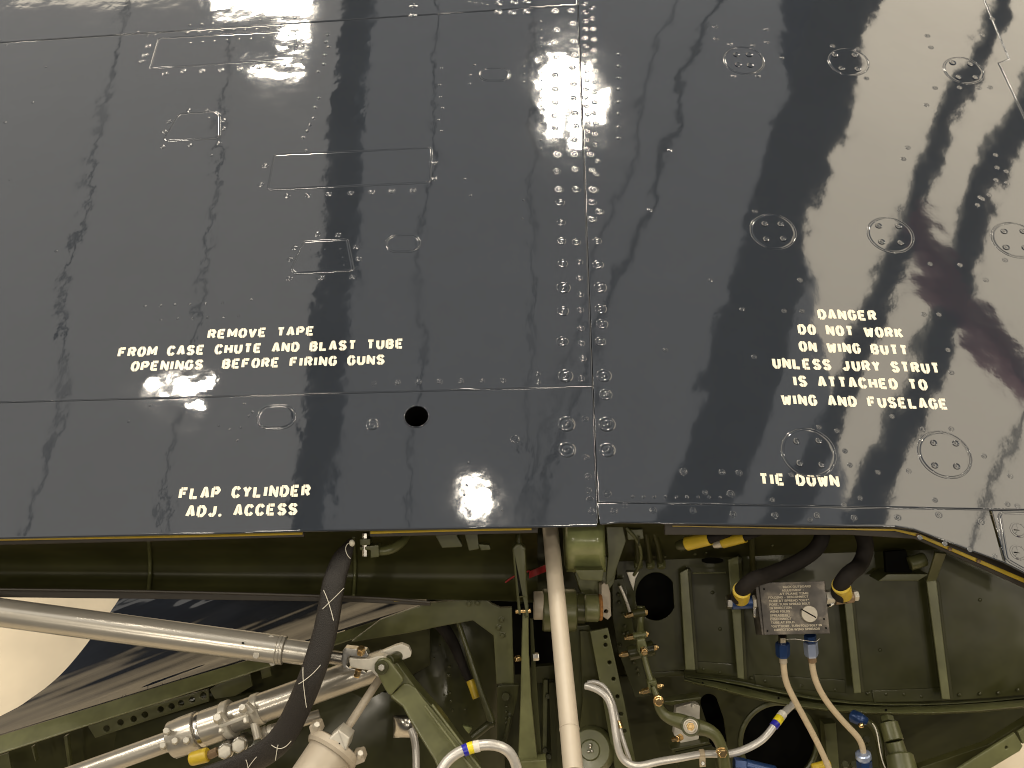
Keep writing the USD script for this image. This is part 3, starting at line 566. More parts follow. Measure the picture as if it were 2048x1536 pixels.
# ---- flap seen below, left
def flz(x, y):
    d = (1490 - 0.318 * x) - y                         # px above the strip line
    return 1.88 + 0.0024 * d + 0.00012 * x
fp = PL((0, 1470, 1.90), (853, 1209, 1.98), (240, 1200, 2.52))
flap = thing('flap', 'glossy navy flap with pale streaked reflections and a green edge, below the silver tubes', 'wing flap', fp.hit(300, 1300))
def flap_surface():
    from scipy.spatial import Delaunay
    out = Polygon([(-120, 1506), (-30, 1478), (853, 1206), (853, 1190), (243, 1190), (225, 1218), (205, 1243), (180, 1280), (150, 1318), (125, 1346), (95, 1373), (40, 1412), (-30, 1448), (-120, 1490)])
    pts = [out.exterior.interpolate(t).coords[0] for t in np.arange(0, out.exterior.length, 3)] + [c for c in out.exterior.coords[:-1]]
    pts += [(x, y) for x in range(-120, 860, 16) for y in range(1190, 1515, 9) if out.buffer(-3).contains(Point(x, y))]
    q = np.unique(np.array(pts).round(2), axis=0); t = Delaunay(q).simplices
    t = t[[out.buffer(0.3).contains(Point(*q[k].mean(0))) for k in t]]
    def lift(x, y):
        d = max(0.0, (1471 - 0.306 * x - y) * 0.956); return W(x, y, 1.90 + 0.0001 * x + 0.0027 * d - 0.0000045 * d * d)
    v = np.array([lift(*k) for k in q]); a = np.cross(v[t[:, 1]] - v[t[:, 0]], v[t[:, 2]] - v[t[:, 0]])
    t = np.where(((a * (CAM - v[t[:, 0]])).sum(1) > 0)[:, None], t, t[:, ::-1]); n = len(v)
    e = np.sort(np.vstack([t[:, [0, 1]], t[:, [1, 2]], t[:, [2, 0]]]), 1); u, c = np.unique(e, axis=0, return_counts=True)
    b = u[c == 1]; low = v + np.array([0, 0, -0.008])
    return trimesh.Trimesh(np.vstack([v, low]), np.vstack([t, t[:, ::-1] + n, np.c_[b, b[:, :1] + n], np.c_[b[:, 1:], b[:, 1:] + n, b[:, :1] + n]]), process=False)
part(flap, 'flap_skin', flap_surface(), M['navy_flap'], smooth=50)
part(flap, 'edge_strip', plate(PL((0, 1471, 1.895), (853, 1209, 1.975), (300, 1400, 1.90)), [(-40, 1483), (0, 1471), (349, 1363), (621, 1283), (853, 1209), (853, 1227), (665, 1291), (436, 1366), (0, 1506), (-40, 1519)], 0.003), M['arm_green'], smooth=40)
hp = FL(1.99)
hl = [(920, 1200), (983, 1183), (1037, 1165), (1100, 1145), (1165, 1120), (830, 1230), (765, 1255), (690, 1275), (610, 1310)]
hl = [(x / 2.866, 1000 + y / 2.866) for x, y in hl]
part(flap, 'pierced_plate', plate(hp, [(175, 1452), (300, 1412), (417, 1378), (418, 1403), (300, 1440), (190, 1476)], 0.004, holes=[disc(hp, x, y, R_(6.2, 1.99)) for x, y in hl]), M['green'])
part(flap, 'end_plate', plate(FL(1.985), [(419, 1380), (436, 1368), (500, 1346), (505, 1372), (470, 1392), (430, 1398)], 0.004), M['green'])
part(flap, 'end_plate', plate(FL(1.985), [(520, 1338), (540, 1331), (543, 1352), (524, 1358)], 0.004), M['green'])
part(flap, 'end_plate', plate(FL(1.985), [(-30, 1520), (16, 1506), (24, 1545), (-30, 1545)], 0.004), M['green'])
part(flap, 'stiffener', plate(FL(1.98), [(62, 1494), (66, 1493), (72, 1522), (70, 1523)], 0.012), M['green'])
part(flap, 'stiffener', plate(FL(1.98), [(127, 1474), (134, 1471), (141, 1530), (136, 1534)], 0.012), M['green'])
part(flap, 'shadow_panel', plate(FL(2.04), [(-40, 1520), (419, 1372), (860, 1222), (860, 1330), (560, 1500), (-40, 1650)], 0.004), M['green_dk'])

# ---- upper flap push rod with its fork end and yoke
pr = thing('push_rod', 'thick silver painted tube ending in a threaded fork, running in from the left edge', 'push rod', W(300, 1265, 1.72))
Z = 1.72
def ax(x, dz=0): return (x, 1225 + (x) * 0.1335, Z + dz)
part(pr, 'tube', cyl(W(*ax(-220)), W(*ax(556)), R_(28, Z), 40, 0.03), M['silver'])
part(pr, 'collar', lathe(W(*ax(556)), W(*ax(570)), [(0, R_(27, Z)), (0.15, R_(28.5, Z)), (0.45, R_(28.5, Z)), (0.5, R_(27.2, Z)), (0.55, R_(28.2, Z)), (0.9, R_(28.2, Z)), (1, R_(25, Z))], 40), M['silver'])
part(pr, 'end_sleeve', cyl(W(*ax(570)), W(*ax(648)), R_(23.5, Z), 36, 0.04), M['silver'])
part(pr, 'end_sleeve', cyl(W(*ax(646)), W(*ax(655)), R_(22, Z), 36, 0.06), M['cast'])
th = []
for k in range(22): th += [(k / 22, R_(12, Z)), ((k + 0.5) / 22, R_(14, Z))]
part(pr, 'threaded_end', lathe(W(655, 1313, Z), W(697, 1319, Z), th + [(1, R_(12, Z))], 28), M['steel'])
for q, r in (((542, 1276), 6), ((512, 1311), 6.5), ((545, 1326), 6)):
    c = W(q[0], q[1], Z - 0.024 + (0.02 if q[1] != 1311 else 0)); n = unit(CAM - c); part(pr, 'rivet', cyl(c - n * 0.01, c + n * 0.006, R_(r, Z), 16), M['silver'])
c = W(486, 1286, Z - 0.0275); part(pr, 'drain_hole', cyl(c, c - FWD * 0.0012, R_(2.2, Z), 12), M['black'])
cp = FL(1.705)
part(pr, 'fork', plate(cp, [(685, 1302), (690, 1296), (732, 1301), (737, 1310), (734, 1316), (700, 1312), (695, 1316), (693, 1330), (697, 1336), (728, 1341), (734, 1346), (728, 1350), (686, 1336), (683, 1322)], 0.022, r=0.0015), M['steel'], smooth=30)
part(pr, 'fork_bolt', hx((721, 1306, 1.70), (723, 1296, 1.69), 8.5), M['gold'], smooth=25)
part(pr, 'fork_bolt', hx((717, 1340, 1.70), (713, 1354, 1.70), 7), M['gold'], smooth=25)
yk = part(pr, 'yoke', plate(FL(1.70), [(698, 1316), (715, 1318), (738, 1318), (752, 1313), (765, 1312), (779, 1320), (787, 1334), (780, 1350), (766, 1358), (752, 1352), (742, 1341), (716, 1338), (700, 1333)], 0.024, r=0.002), M['cast'], smooth=40)
lug = [(-0.02, 0.9)]
part(pr, 'yoke_lug', plate(FL(1.735, 0.02), [(752, 1308), (790, 1292), (803, 1288), (817, 1294), (823, 1306), (821, 1314), (806, 1320), (790, 1316), (772, 1330)], 0.014, r=0.004), M['cast'], smooth=40)
part(pr, 'bushing', cyl(W(802, 1308, 1.745), W(778, 1322, 1.705), R_(11, Z), 28), M['green_gr'])

# ---- green flap arm
arm = thing('flap_lever', 'stout green painted arm pinned to the silver fork and running down right', 'actuating arm', W(820, 1400, 1.75))
part(arm, 'arm_web', plate(FL(1.735, 0.06, -0.05), [(764, 1345), (790, 1320), (830, 1374), (880, 1430), (962, 1545), (925, 1545), (880, 1480), (820, 1410), (790, 1375)], 0.05), M['green'])
part(arm, 'arm_head', plate(FL(1.695), [(748, 1330), (756, 1319), (768, 1316), (780, 1322), (805, 1355), (807, 1362), (800, 1371), (783, 1390), (777, 1390), (770, 1380), (752, 1345)], 0.022, r=0.005, bev=0.003), M['arm_green'], smooth=40)
ap = PL((777, 1390, 1.705), (960, 1545, 1.655), (830, 1380, 1.712))
part(arm, 'arm_flange', plate(ap, [(778, 1391), (790, 1383), (806, 1366), (818, 1366), (832, 1375), (842, 1390), (970, 1548), (880, 1548), (868, 1518), (820, 1441), (805, 1412)], 0.03, r=0.003, bev=0.003), M['arm_green'], smooth=40)
for x in (0, 14): part(arm, 'ridge', tube([W(850 + x, 1412 - x * 0.2, 1.675), W(955 + x, 1552 - x * 0.2, 1.634)], R_(3, 1.67), n=8, spline=False), M['arm_green'])
c = W(763, 1335, 1.69); n = unit(CAM - c)
pin = part(arm, 'pivot_pin', cyl(c - n * 0.004, c + n * 0.004, R_(14, 1.69), 30), M['green_gr'])
part(pin, 'pin_head', hexa(c + n * 0.004, c + n * 0.010, R_(7, 1.69)), M['steel'], smooth=25)

# ---- lower silver actuator
ac = thing('actuator', 'long silver actuating cylinder with clamps and hex fittings, lower left', 'actuator', W(440, 1450, 1.78))
Z = 1.80; ua = unit(np.array([292.0, -105.0])); pa = np.array([300.0, 1496.0])
def al(s, o=0.0, dz=0.0): q = pa + ua * s + np.array([-ua[1], ua[0]]) * o; return (q[0], q[1], Z + dz)
part(ac, 'rod_tube', cyl(W(*al(-360)), W(*al(60)), R_(20, Z), 36, 0.03), M['silver'])
part(ac, 'end_cap', lathe(W(*al(46)), W(*al(104)), [(0, R_(24, Z)), (0.05, R_(36, Z)), (0.5, R_(38, Z)), (1, R_(38, Z))], 40), M['silver'])
part(ac, 'gland_ring', lathe(W(*al(104)), W(*al(116)), [(0, R_(33, Z)), (0.3, R_(35, Z)), (0.7, R_(35, Z)), (1, R_(34, Z))], 40), M['steel'])
part(ac, 'barrel', cyl(W(*al(116)), W(*al(168)), R_(35, Z), 40, 0.03), M['silver'])
part(ac, 'barrel', cyl(W(*al(166)), W(*al(500)), R_(29, Z), 40, 0.02), M['silver'])
for s, r in ((160, 38), (222, 31.5)):
    part(ac, 'clamp_band', lathe(W(*al(s)), W(*al(s + 16)), [(0, R_(r - 2, Z)), (0.1, R_(r, Z)), (0.9, R_(r, Z)), (1, R_(r - 2, Z))], 40), M['cast'])
def blk(q0, q1, wpx, tpx, m, dz=0.0, name='clamp_lug', par=ac):
    a, b = np.array(q0[:2]), np.array(q1[:2]); d = unit(b - a); p = np.array([-d[1], d[0]]) * wpx / 2
    return part(par, name, plate(FL(q0[2]), [tuple(a + p), tuple(b + p), tuple(b - p), tuple(a - p)], R_(tpx, q0[2]), r=0.001), m, smooth=30)
blk((433, 1432, 1.745), (447, 1450, 1.745), 16, 14, M['cast']); blk((487, 1412, 1.75), (502, 1428, 1.75), 16, 14, M['cast'])
blk((438, 1454, 1.74), (496, 1432, 1.74), 8, 10, M['cast'], name='tie_bar')
part(ac, 'lug_bolt', hx((437, 1440, 1.74), (434, 1434, 1.725), 9), M['cast'], smooth=25); part(ac, 'lug_bolt', hx((443, 1458, 1.74), (442, 1466, 1.735), 6), M['cast'], smooth=25)
part(ac, 'lug_bolt', hx((487, 1420, 1.742), (484, 1414, 1.728), 8), M['cast'], smooth=25); part(ac, 'lug_bolt', hx((491, 1436, 1.74), (493, 1446, 1.735), 6), M['cast'], smooth=25)
for q in ((332, 1461), (325, 1490), (349, 1481), (372, 1480)):
    part(ac, 'cap_screw', hx((q[0] + 3, q[1] + 4, 1.775), (q[0], q[1], 1.752), 7), M['cast'], smooth=25)
part(ac, 'side_rod', cyl(W(508, 1446, 1.78), W(516, 1478, 1.77), R_(8, 1.78), 20), M['cast'])
part(ac, 'port_tube', cyl(W(540, 1462, 1.80), W(640, 1430, 1.83), R_(12, 1.8), 24), M['silver'])
part(ac, 'port_tube', lathe(W(524, 1470, 1.80), W(548, 1460, 1.80), [(0, R_(13, 1.8)), (0.1, R_(15, 1.8)), (0.4, R_(15, 1.8)), (0.45, R_(12, 1.8)), (0.6, R_(12, 1.8)), (0.65, R_(14, 1.8)), (1, R_(13, 1.8))], 24), M['cast'])
for x, y in ((449, 1504), (477, 1492)):
    c0 = (x + 14, y - 12, 1.80); part(ac, 'banjo_body', cyl(W(*c0), W(x + 2, y - 2, 1.742), R_(16, 1.76), 28), M['steel'])
    part(ac, 'hex_fitting', hx((x + 2, y - 2, 1.742), (x, y, 1.722), 14.5), M['cast'], smooth=25)
part(ac, 'brown_nut', hx((436, 1502, 1.75), (416, 1512, 1.752), 9), M['grease'], smooth=25)
part(ac, 'yellow_cap', lathe(W(416, 1509, 1.75), W(380, 1519, 1.752), [(0, R_(13, 1.75)), (0.08, R_(14.5, 1.75)), (0.85, R_(13.5, 1.75)), (0.95, R_(12, 1.75)), (1, R_(9, 1.75))], 28), M['yellow'])
part(ac, 'foot_plate', plate(FL(1.80), [(346, 1510), (376, 1498), (384, 1508), (352, 1518)], 0.01), M['cast'])

# ---- white hydraulic cylinder at the bottom
hc = thing('hydraulic_cylinder', 'cream white hydraulic cylinder with a thin pale piston rod, bottom left of centre', 'hydraulic cylinder', W(650, 1500, 1.7))
a0 = np.array([756.0, 1362.0]); a1 = np.array([672.0, 1490.0]); ud = unit(a1 - a0)
def hq(s, dz=0): q = a0 + ud * s; return (q[0], q[1], 1.755 - 0.0005 * s + dz)
part(hc, 'piston_rod', cyl(W(*hq(-24)), W(*hq(140)), R_(8, 1.75), 28, 0.02), M['cream'])
part(hc, 'gland', lathe(W(*hq(124)), W(*hq(134)), [(0, R_(10, 1.7)), (0.2, R_(11, 1.7)), (1, R_(11, 1.7))], 24), M['black'])
bp = FL(1.652, 0, -0.1)
part(hc, 'gland_block', plate(bp, [(677, 1459), (700, 1476), (692, 1503), (655, 1478)], 0.05, r=0.002, bev=0.003), M['cast'], smooth=30)
c = bp.off(0.0006).hit(679, 1487); part(hc, 'vent_hole', cyl(c, c + bp.n * 0.0006, R_(1.5, 1.65), 10), M['black'])
e0, e1 = W(*hq(152)), W(*hq(176))
part(hc, 'flange', lathe(e0, e1, [(0, R_(50, 1.68)), (0.12, R_(55, 1.68)), (0.7, R_(56, 1.68)), (1, R_(52, 1.68))], 44), M['cream'])
part(hc, 'flange_face', lathe(W(*hq(147)), W(*hq(153)), [(0, R_(40, 1.68)), (0.6, R_(47, 1.68)), (1, R_(49, 1.68))], 44), M['steel'])
part(hc, 'barrel', cyl(W(*hq(170)), W(*hq(330)), R_(47, 1.67), 44, 0.02), M['cream'])
for s in (-1, 1):
    q = a0 + ud * 152 + np.array([-ud[1], ud[0]]) * s * 52
    part(hc, 'flange_lug', plate(FL(1.655), [tuple(q + np.array(d)) for d in ((-12, -8), (8, -12), (14, 6), (-6, 14))], 0.03, r=0.003), M['cream'], smooth=40)
    part(hc, 'lug_nut', hx((q[0] + 2, q[1] - 4, 1.66), (q[0] + 5, q[1] - 12, 1.65), 7), M['cast'], smooth=25)

# ---- pale pipe with a blotchy silver joint behind the arm
gp = thing('pipe', 'short grey pipe with a glaring silver root behind the green arm', 'pipe', W(828, 1490, 1.95))
part(gp, 'pipe_run', tb([(822, 1458, 1.93), (829, 1480, 1.92), (832, 1510, 1.91), (833, 1560, 1.90)], 7.5), M['pipe'])
part(gp, 'root_fitting', dome(786, 836, 1432, 1476, 1.95, 0.02, 8), M['steel'], smooth=60)

# ---- braided sleeve
Z = 1.655
hb = thing('cable_sleeve', 'wide black braided cable sleeve laced with white cord', 'cable sleeve', W(640, 1300, Z))
path = [(704, 1082, 1.70), (684, 1118, 1.68), (668, 1165, 1.665), (655, 1240, 1.655), (637, 1310, 1.65), (618, 1365, 1.65), (592, 1425, 1.66), (560, 1480, 1.67), (515, 1515, 1.68), (460, 1540, 1.69), (400, 1560, 1.70)]
wid = [8, 20, 23, 24, 25, 25, 25, 26, 26, 25, 25]
def flatten(m, path, k=0.5):
    v = m.vertices; c = np.array(P3(*path)); dd = (v - CAM) @ FWD; ref = np.interp((v - CAM) @ -UP, (c - CAM) @ -UP, (c - CAM) @ FWD)
    return trimesh.Trimesh(v - np.outer((dd - ref) * (1 - k), FWD), m.faces, process=False)
part(hb, 'sleeve', flatten(tb(path, wid, n=28, steps=10), path), M['braid'], smooth=60)
def cordline(pts): return tube([W(x, y, z) for x, y, z in pts], 0.00065, n=6)
def zc(y): return float(np.interp(y, [p[1] for p in path], [p[2] for p in path])) - 0.0165
for pts in ([(647, 1180), (656, 1202), (667, 1241)], [(688, 1176), (668, 1196), (645, 1218)], [(606, 1335), (606, 1352), (613, 1415)], [(641, 1330), (620, 1352), (597, 1368)],
            [(556, 1490), (553, 1506), (551, 1521)], [(582, 1482), (560, 1497), (543, 1490)], [(513, 1514), (503, 1526), (494, 1540)], [(492, 1520), (495, 1530), (496, 1545)]):
    part(hb, 'lacing_cord', cordline([(x, y, zc(y)) for x, y in pts]), M['cord'])
part(hb, 'lacing_cord', cordline([(703, 1085, 1.676), (692, 1093, 1.668), (693, 1106, 1.665), (701, 1117, 1.664)]), M['cord'])
part(hb, 'knot', trimesh.creation.icosphere(2, 0.007).apply_scale((0.8, 0.8, 1.2)).apply_translation(W(704, 1086, 1.672)), M['cord'])
# wiring clamp under the wing edge
wc = thing('pipe_clamp', 'olive clamp with a vertical bolt under the left wing edge, beside the braided sleeve', 'clamp', W(760, 1090, 1.72))
part(wc, 'clamp_bolt', hx((730, 1112, 1.71), (730, 1066, 1.71), 6), M['steel'], smooth=25)
part(wc, 'clamp_arm', plate(FL(1.70), [(719, 1078), (740, 1078), (740, 1090), (720, 1091)], 0.03, r=0.002), M['green'])
part(wc, 'clamp_arm', plate(FL(1.705), [(719, 1094), (757, 1090), (758, 1114), (741, 1116), (741, 1100), (720, 1101)], 0.03, r=0.002), M['green'])
part(wc, 'elbow', tb([(757, 1102, 1.72), (780, 1099, 1.725), (800, 1088, 1.74), (812, 1072, 1.76)], [9, 9.5, 9, 8]), M['green'])
wb = thing('wing_bracket', 'pair of small olive brackets hanging under the wing edge left of the vertical link', 'bracket', W(930, 1085, 1.75))
for pts in ([(870, 1070), (912, 1068), (926, 1094), (884, 1096)], [(928, 1066), (955, 1066), (958, 1098), (938, 1102)], [(956, 1088), (978, 1090), (982, 1100), (962, 1101)]):
    part(wb, 'bracket_plate', plate(FL(1.75), pts, 0.02, r=0.002), M['green'])

# ---- gusset frame
gf = thing('gusset_frame', 'olive riveted gusset frame where arm and upright meet, left of centre', 'frame', W(980, 1250, 1.86))
gpl = FL(1.86)
part(gf, 'gusset', plate(gpl, [(855, 1206), (961, 1197), (974, 1200), (984, 1208), (1001, 1216), (1024, 1215), (1028, 1368), (993, 1368), (987, 1271), (946, 1241), (880, 1253), (818, 1266), (700, 1285), (760, 1240)], 0.012, r=0.001), M['green'])
for x, y in ((938, 1207), (955, 1205), (1003, 1239), (997, 1255), (1005, 1270)):
    c = gpl.hit(x, y); part(gf, 'bolt', cat(lathe_n(c, gpl.n, [(R_(7, 1.86), 0), (R_(6.5, 1.86), 0.0012)], 16), hexa(c, c + gpl.n * 0.005, R_(4.5, 1.86))), M['green'], smooth=25)
part(gf, 'lower_plate', plate(FL(1.845), [(994, 1374), (1005, 1370), (1038, 1370), (1034, 1400), (1012, 1490), (994, 1482)], 0.01, r=0.003), M['green_gr'])
part(gf, 'lower_rib', plate(FL(1.83), [(1016, 1436), (1022, 1434), (1012, 1492), (1004, 1492)], 0.02), M['green_gr'])
c = W(1012, 1393, 1.844); n = unit(CAM - c); part(gf, 'stud', cyl(c, c + n * 0.012, R_(8, 1.84), 20), M['green_gr'])
for y in (1413, 1424, 1436, 1445): c = W(1013, y, 1.844); part(gf, 'rivet', ball(c, R_(3.2, 1.84)), M['green_gr'], smooth=True)

# ---- vertical control link and its long lower rod
lk = thing('control_link', 'olive vertical link hanging under the wing edge, forked onto a long flat rod', 'control link', W(1048, 1200, 1.76))
part(lk, 'neck', cyl(W(1037, 1060, 1.77), W(1038, 1096, 1.76), R_(6, 1.77), 16), M['green_dk'])
part(lk, 'upper_link', plate(FL(1.75), [(1024, 1097), (1032, 1088), (1042, 1088), (1051, 1097), (1058, 1236), (1050, 1236), (1050, 1196), (1040, 1196), (1042, 1232), (1036, 1228)], 0.03, r=0.0015, bev=0.004), M['green'], smooth=40)
part(lk, 'lower_rod', plate(FL(1.765), [(1045, 1221), (1057, 1221), (1058, 1308), (1063, 1400), (1076, 1530), (1036, 1530), (1041, 1400), (1043, 1308)], 0.016, r=0.001, bev=0.003), M['arm_green'], smooth=40)
part(lk, 'rod_side', plate(FL(1.79), [(1060, 1240), (1066, 1240), (1084, 1530), (1076, 1530), (1064, 1400)], 0.016), M['green_gr'])
part(lk, 'fork_pin', cyl(W(1031, 1223, 1.755), W(1062, 1221, 1.755), R_(4, 1.75), 14), M['gold'])
part(lk, 'rod_pin', hx((1040, 1317, 1.775), (1030, 1318, 1.77), 6), M['gold'], smooth=25)
part(lk, 'rod_nut', hx((1066, 1314, 1.78), (1078, 1313, 1.78), 8), M['steel'], smooth=25)
part(lk, 'foot', plate(FL(1.75), [(1034, 1524), (1092, 1520), (1094, 1548), (1034, 1548)], 0.03), M['arm_green'])
rt = thing('warning_flag', 'red cloth warning flag tucked behind the cream tube', 'flag', W(1080, 1145, 1.9))
part(rt, 'flag_cloth', shell(grid(lambda u, v: (1058 + 40 * u, 1143 - 16 * u + 14 * v, 1.86 + 0.01 * math.sin(4 * u)), np.linspace(0, 1, 8), np.linspace(0, 1, 3)), 0.002), M['red'], smooth=60)
part(rt, 'flag_cord', tb([(1010, 1166, 1.87), (1030, 1152, 1.87), (1060, 1142, 1.865)], 2), M['red'])

# ---- cream jury strut, nearer the camera towards its foot
js = thing('jury_strut', 'tall cream painted strut standing in front of the fold joint', 'strut', W(1130, 1300, 1.6))
ja, jb = W(1099, 1040, 1.80), W(1147, 1545, 1.375)
part(js, 'tube', tube([ja, jb], 0.0158, n=32, spline=False), M['cream'], smooth=60)
tq = 0.905; jc = ja + (jb - ja) * 0.86; part(js, 'joint_ring', lathe(jc, jc + unit(jb - ja) * 0.003, [(0, 0.0158), (0.3, 0.0166), (0.7, 0.0166), (1, 0.0158)], 32), M['cream'])

# ---- hinge lug and hinge pin
hl_ = thing('hinge_lug', 'pale green rounded hinge lug under the wing at the fold joint', 'hinge lug', W(1170, 1095, 1.72))
part(hl_, 'lug', shell(grid(lambda u, v: (1130 + 79 * u + 3 * v, 1046 + 98 * v, 1.70 + 0.05 * (2 * v - 0.75) ** 2 + 0.012 * (abs(2 * u - 1) ** 6)), np.linspace(0, 1, 17), np.linspace(0, 1, 15)), 0.09), M['green_lt'], smooth=50)
hl2 = part(hl_, 'lug_base', plate(FL(1.72), [(1150, 1140), (1208, 1140), (1204, 1162), (1160, 1160)], 0.05, r=0.002), M['green'])
hp_ = thing('hinge_pin', 'heavy green fold hinge barrel with a pale end disc and a rusty collar', 'hinge', W(1130, 1220, 1.85))
Z = 1.84
part(hp_, 'end_disc', cyl(W(1067, 1211, Z), W(1087, 1211, Z), R_(28, Z), 40, 0.06), M['cream'])
part(hp_, 'barrel', cyl(W(1085, 1220, Z + 0.01), W(1152, 1220, Z + 0.01), R_(42, Z), 44, 0.06), M['green'])
part(hp_, 'barrel', cyl(W(1150, 1216, Z), W(1172, 1216, Z), R_(30, Z), 40), M['green_gr'])
part(hp_, 'boss', cyl(W(1168, 1216, Z - 0.01), W(1198, 1216, Z - 0.01), R_(27, Z), 40), M['arm_green'])
part(hp_, 'rusty_collar', cyl(W(1197, 1215, Z - 0.01), W(1204, 1215, Z - 0.01), R_(26, Z), 40), M['rust'])
lp = FL(1.815, 0.2)
part(hp_, 'lock_plate', plate(lp, [(1203, 1170), (1208, 1166), (1216, 1168), (1221, 1186), (1223, 1232), (1216, 1240), (1206, 1234), (1203, 1215)], 0.02, holes=[disc(lp, 1210, 1194, R_(4, 1.8)), disc(lp, 1212, 1223, R_(4, 1.8))], bev=0.002), M['cream'], smooth=40)
part(hp_, 'lock_backing', plate(lp.off(-0.012), [(1204, 1185), (1218, 1185), (1219, 1232), (1206, 1232)], 0.006), M['black'])
part(hp_, 'hinge_web', plate(FL(1.86, 0.1), [(1150, 1148), (1165, 1120), (1212, 1115), (1240, 1105), (1228, 1165), (1205, 1200), (1165, 1195)], 0.02), M['green'])
part(hp_, 'hinge_web', plate(FL(1.80), [(1212, 1046), (1244, 1046), (1252, 1082), (1225, 1160), (1212, 1170), (1216, 1110)], 0.016), M['green'])
part(hp_, 'saddle', plate(FL(1.88), [(1112, 1255), (1178, 1250), (1186, 1270), (1186, 1560), (1145, 1560), (1112, 1300)], 0.03, r=0.002), M['green_gr'])

# ---- pierced green upright right of the cream strut
pu = thing('pierced_upright', 'slanted green strip pierced by a row of holes, right of the cream strut', 'upright', W(1220, 1380, 1.84))
pp = FL(1.84)
hs = [(1211, 1274), (1211, 1290), (1219, 1325), (1227, 1358), (1235, 1393), (1242, 1428), (1249, 1462)]
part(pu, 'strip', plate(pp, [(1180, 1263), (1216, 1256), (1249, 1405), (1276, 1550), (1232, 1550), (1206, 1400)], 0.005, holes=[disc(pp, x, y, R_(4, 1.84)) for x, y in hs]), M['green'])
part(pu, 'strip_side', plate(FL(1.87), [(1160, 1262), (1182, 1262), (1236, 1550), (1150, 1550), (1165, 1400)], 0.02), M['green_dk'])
part(pu, 'hub', lathe(W(1185, 1500, 1.87), W(1180, 1500, 1.83), [(0, R_(46, 1.85)), (0.5, R_(46, 1.85)), (0.9, R_(38, 1.85)), (0.92, R_(20, 1.85)), (1, R_(18, 1.85))], 36), M['green'])
for x, y in ((1180, 1495), (1184, 1502), (1177, 1503), (1181, 1490)): part(pu, 'stud', ball(W(x, y, 1.828), R_(3, 1.83)), M['steel'])

# ---- small joint plate with drops left of the linkage
jp = thing('joint_plate', 'dark oily jointed plate with rivets between hinge and linkage', 'plate', W(1250, 1230, 1.93))
part(jp, 'plate_body', plate(FL(1.94), [(1224, 1160), (1246, 1158), (1262, 1225), (1268, 1262), (1290, 1350), (1300, 1392), (1270, 1395), (1236, 1300), (1226, 1240)], 0.01), M['green_gr'])
part(jp, 'plate_edge', tb([(1240, 1172, 1.925), (1252, 1200, 1.92), (1262, 1232, 1.92)], 3), M['cast'])
for x, y in ((1237, 1189), (1246, 1228), (1238, 1205), (1250, 1252), (1247, 1267), (1255, 1265), (1268, 1325), (1277, 1348), (1275, 1338), (1240, 1290)): part(jp, 'rivet', ball(W(x, y, 1.935), R_(3.5, 1.93)), M['green_gr'], smooth=True)
part(jp, 'pale_wedge', plate(FL(1.955), [(1253, 1144), (1278, 1144), (1271, 1158), (1267, 1182)], 0.004), M['cast'])

# ---- bell-crank linkage
lc = thing('bellcrank', 'curved olive bellcrank with a bright hub bolt, beside the silver pipe', 'bellcrank', W(1381, 1453, 1.78))
Z = 1.77
cr = FL(1.765)
part(lc, 'crank_arm', tb([(1316, 1402, Z), (1320, 1418, Z), (1332, 1432, Z), (1352, 1440, Z), (1381, 1453, Z)], [9, 9.5, 11, 14, 17], n=16), M['green'], smooth=60)
part(lc, 'crank_arm', tb([(1381, 1453, Z), (1410, 1458, Z), (1430, 1470, Z), (1442, 1492, Z), (1447, 1515, Z), (1452, 1550, Z)], [17, 14, 12, 11, 12, 13], n=16), M['green'], smooth=60)
c = W(1381, 1453, Z); n = unit(CAM - c)
hub = part(lc, 'hub', lathe(c - n * 0.02, c + n * 0.024, [(0, R_(18, Z)), (0.9, R_(19, Z)), (1, R_(17.5, Z)), (1.0, R_(15.5, Z)), (0.92, R_(14.5, Z))], 36), M['green'])
part(hub, 'bearing', lathe(c + n * 0.018, c + n * 0.025, [(0, R_(15, Z)), (0.8, R_(14.5, Z)), (1, R_(12, Z)), (0.6, R_(11, Z))], 32), M['cast'])
part(hub, 'hub_bolt', cat(hexa(c + n * 0.022, c + n * 0.032, R_(8.5, Z)), hexa(c + n * 0.03, c + n * 0.038, R_(5, Z))), M['gold'], smooth=25)
for q, r in (((1317, 1402), 8.5), ((1444, 1505), 9)):
    c = W(q[0], q[1], Z - 0.012); part(lc, 'end_bolt', lathe(c + FWD * 0.006, c - FWD * 0.008, [(0, R_(r + 2.5, Z)), (0.4, R_(r + 2, Z)), (0.42, R_(r, Z)), (0.9, R_(r, Z)), (1, R_(r * 0.8, Z))], 20 if r < 9 else 6), M['gold'], smooth=30)
bk = thing('crank_bracket', 'grey box bracket that carries the bellcrank', 'bracket', W(1370, 1450, 1.86))
part(bk, 'bracket_face', plate(FL(1.85), [(1352, 1415), (1384, 1406), (1400, 1412), (1398, 1478), (1366, 1492), (1348, 1470)], 0.02, r=0.002), M['cast'])
part(bk, 'bracket_shelf', plate(FL(1.83), [(1318, 1405), (1402, 1394), (1402, 1399), (1340, 1412)], 0.03), M['green_gr'])
part(bk, 'bracket_shelf', plate(FL(1.83), [(1342, 1498), (1418, 1483), (1420, 1488), (1346, 1504)], 0.03), M['green_gr'])
part(bk, 'bracket_bolt', cat(hx((1362, 1474, 1.82), (1354, 1478, 1.81), 7), hx((1356, 1477, 1.81), (1343, 1480, 1.81), 4.5)), M['gold'], smooth=25)
part(bk, 'bracket_bolt', hx((1385, 1410, 1.83), (1387, 1414, 1.82), 4), M['cast'], smooth=25)
part(bk, 'support', plate(FL(1.90), [(1352, 1505), (1424, 1490), (1436, 1550), (1360, 1550)], 0.01), M['green_gr'])
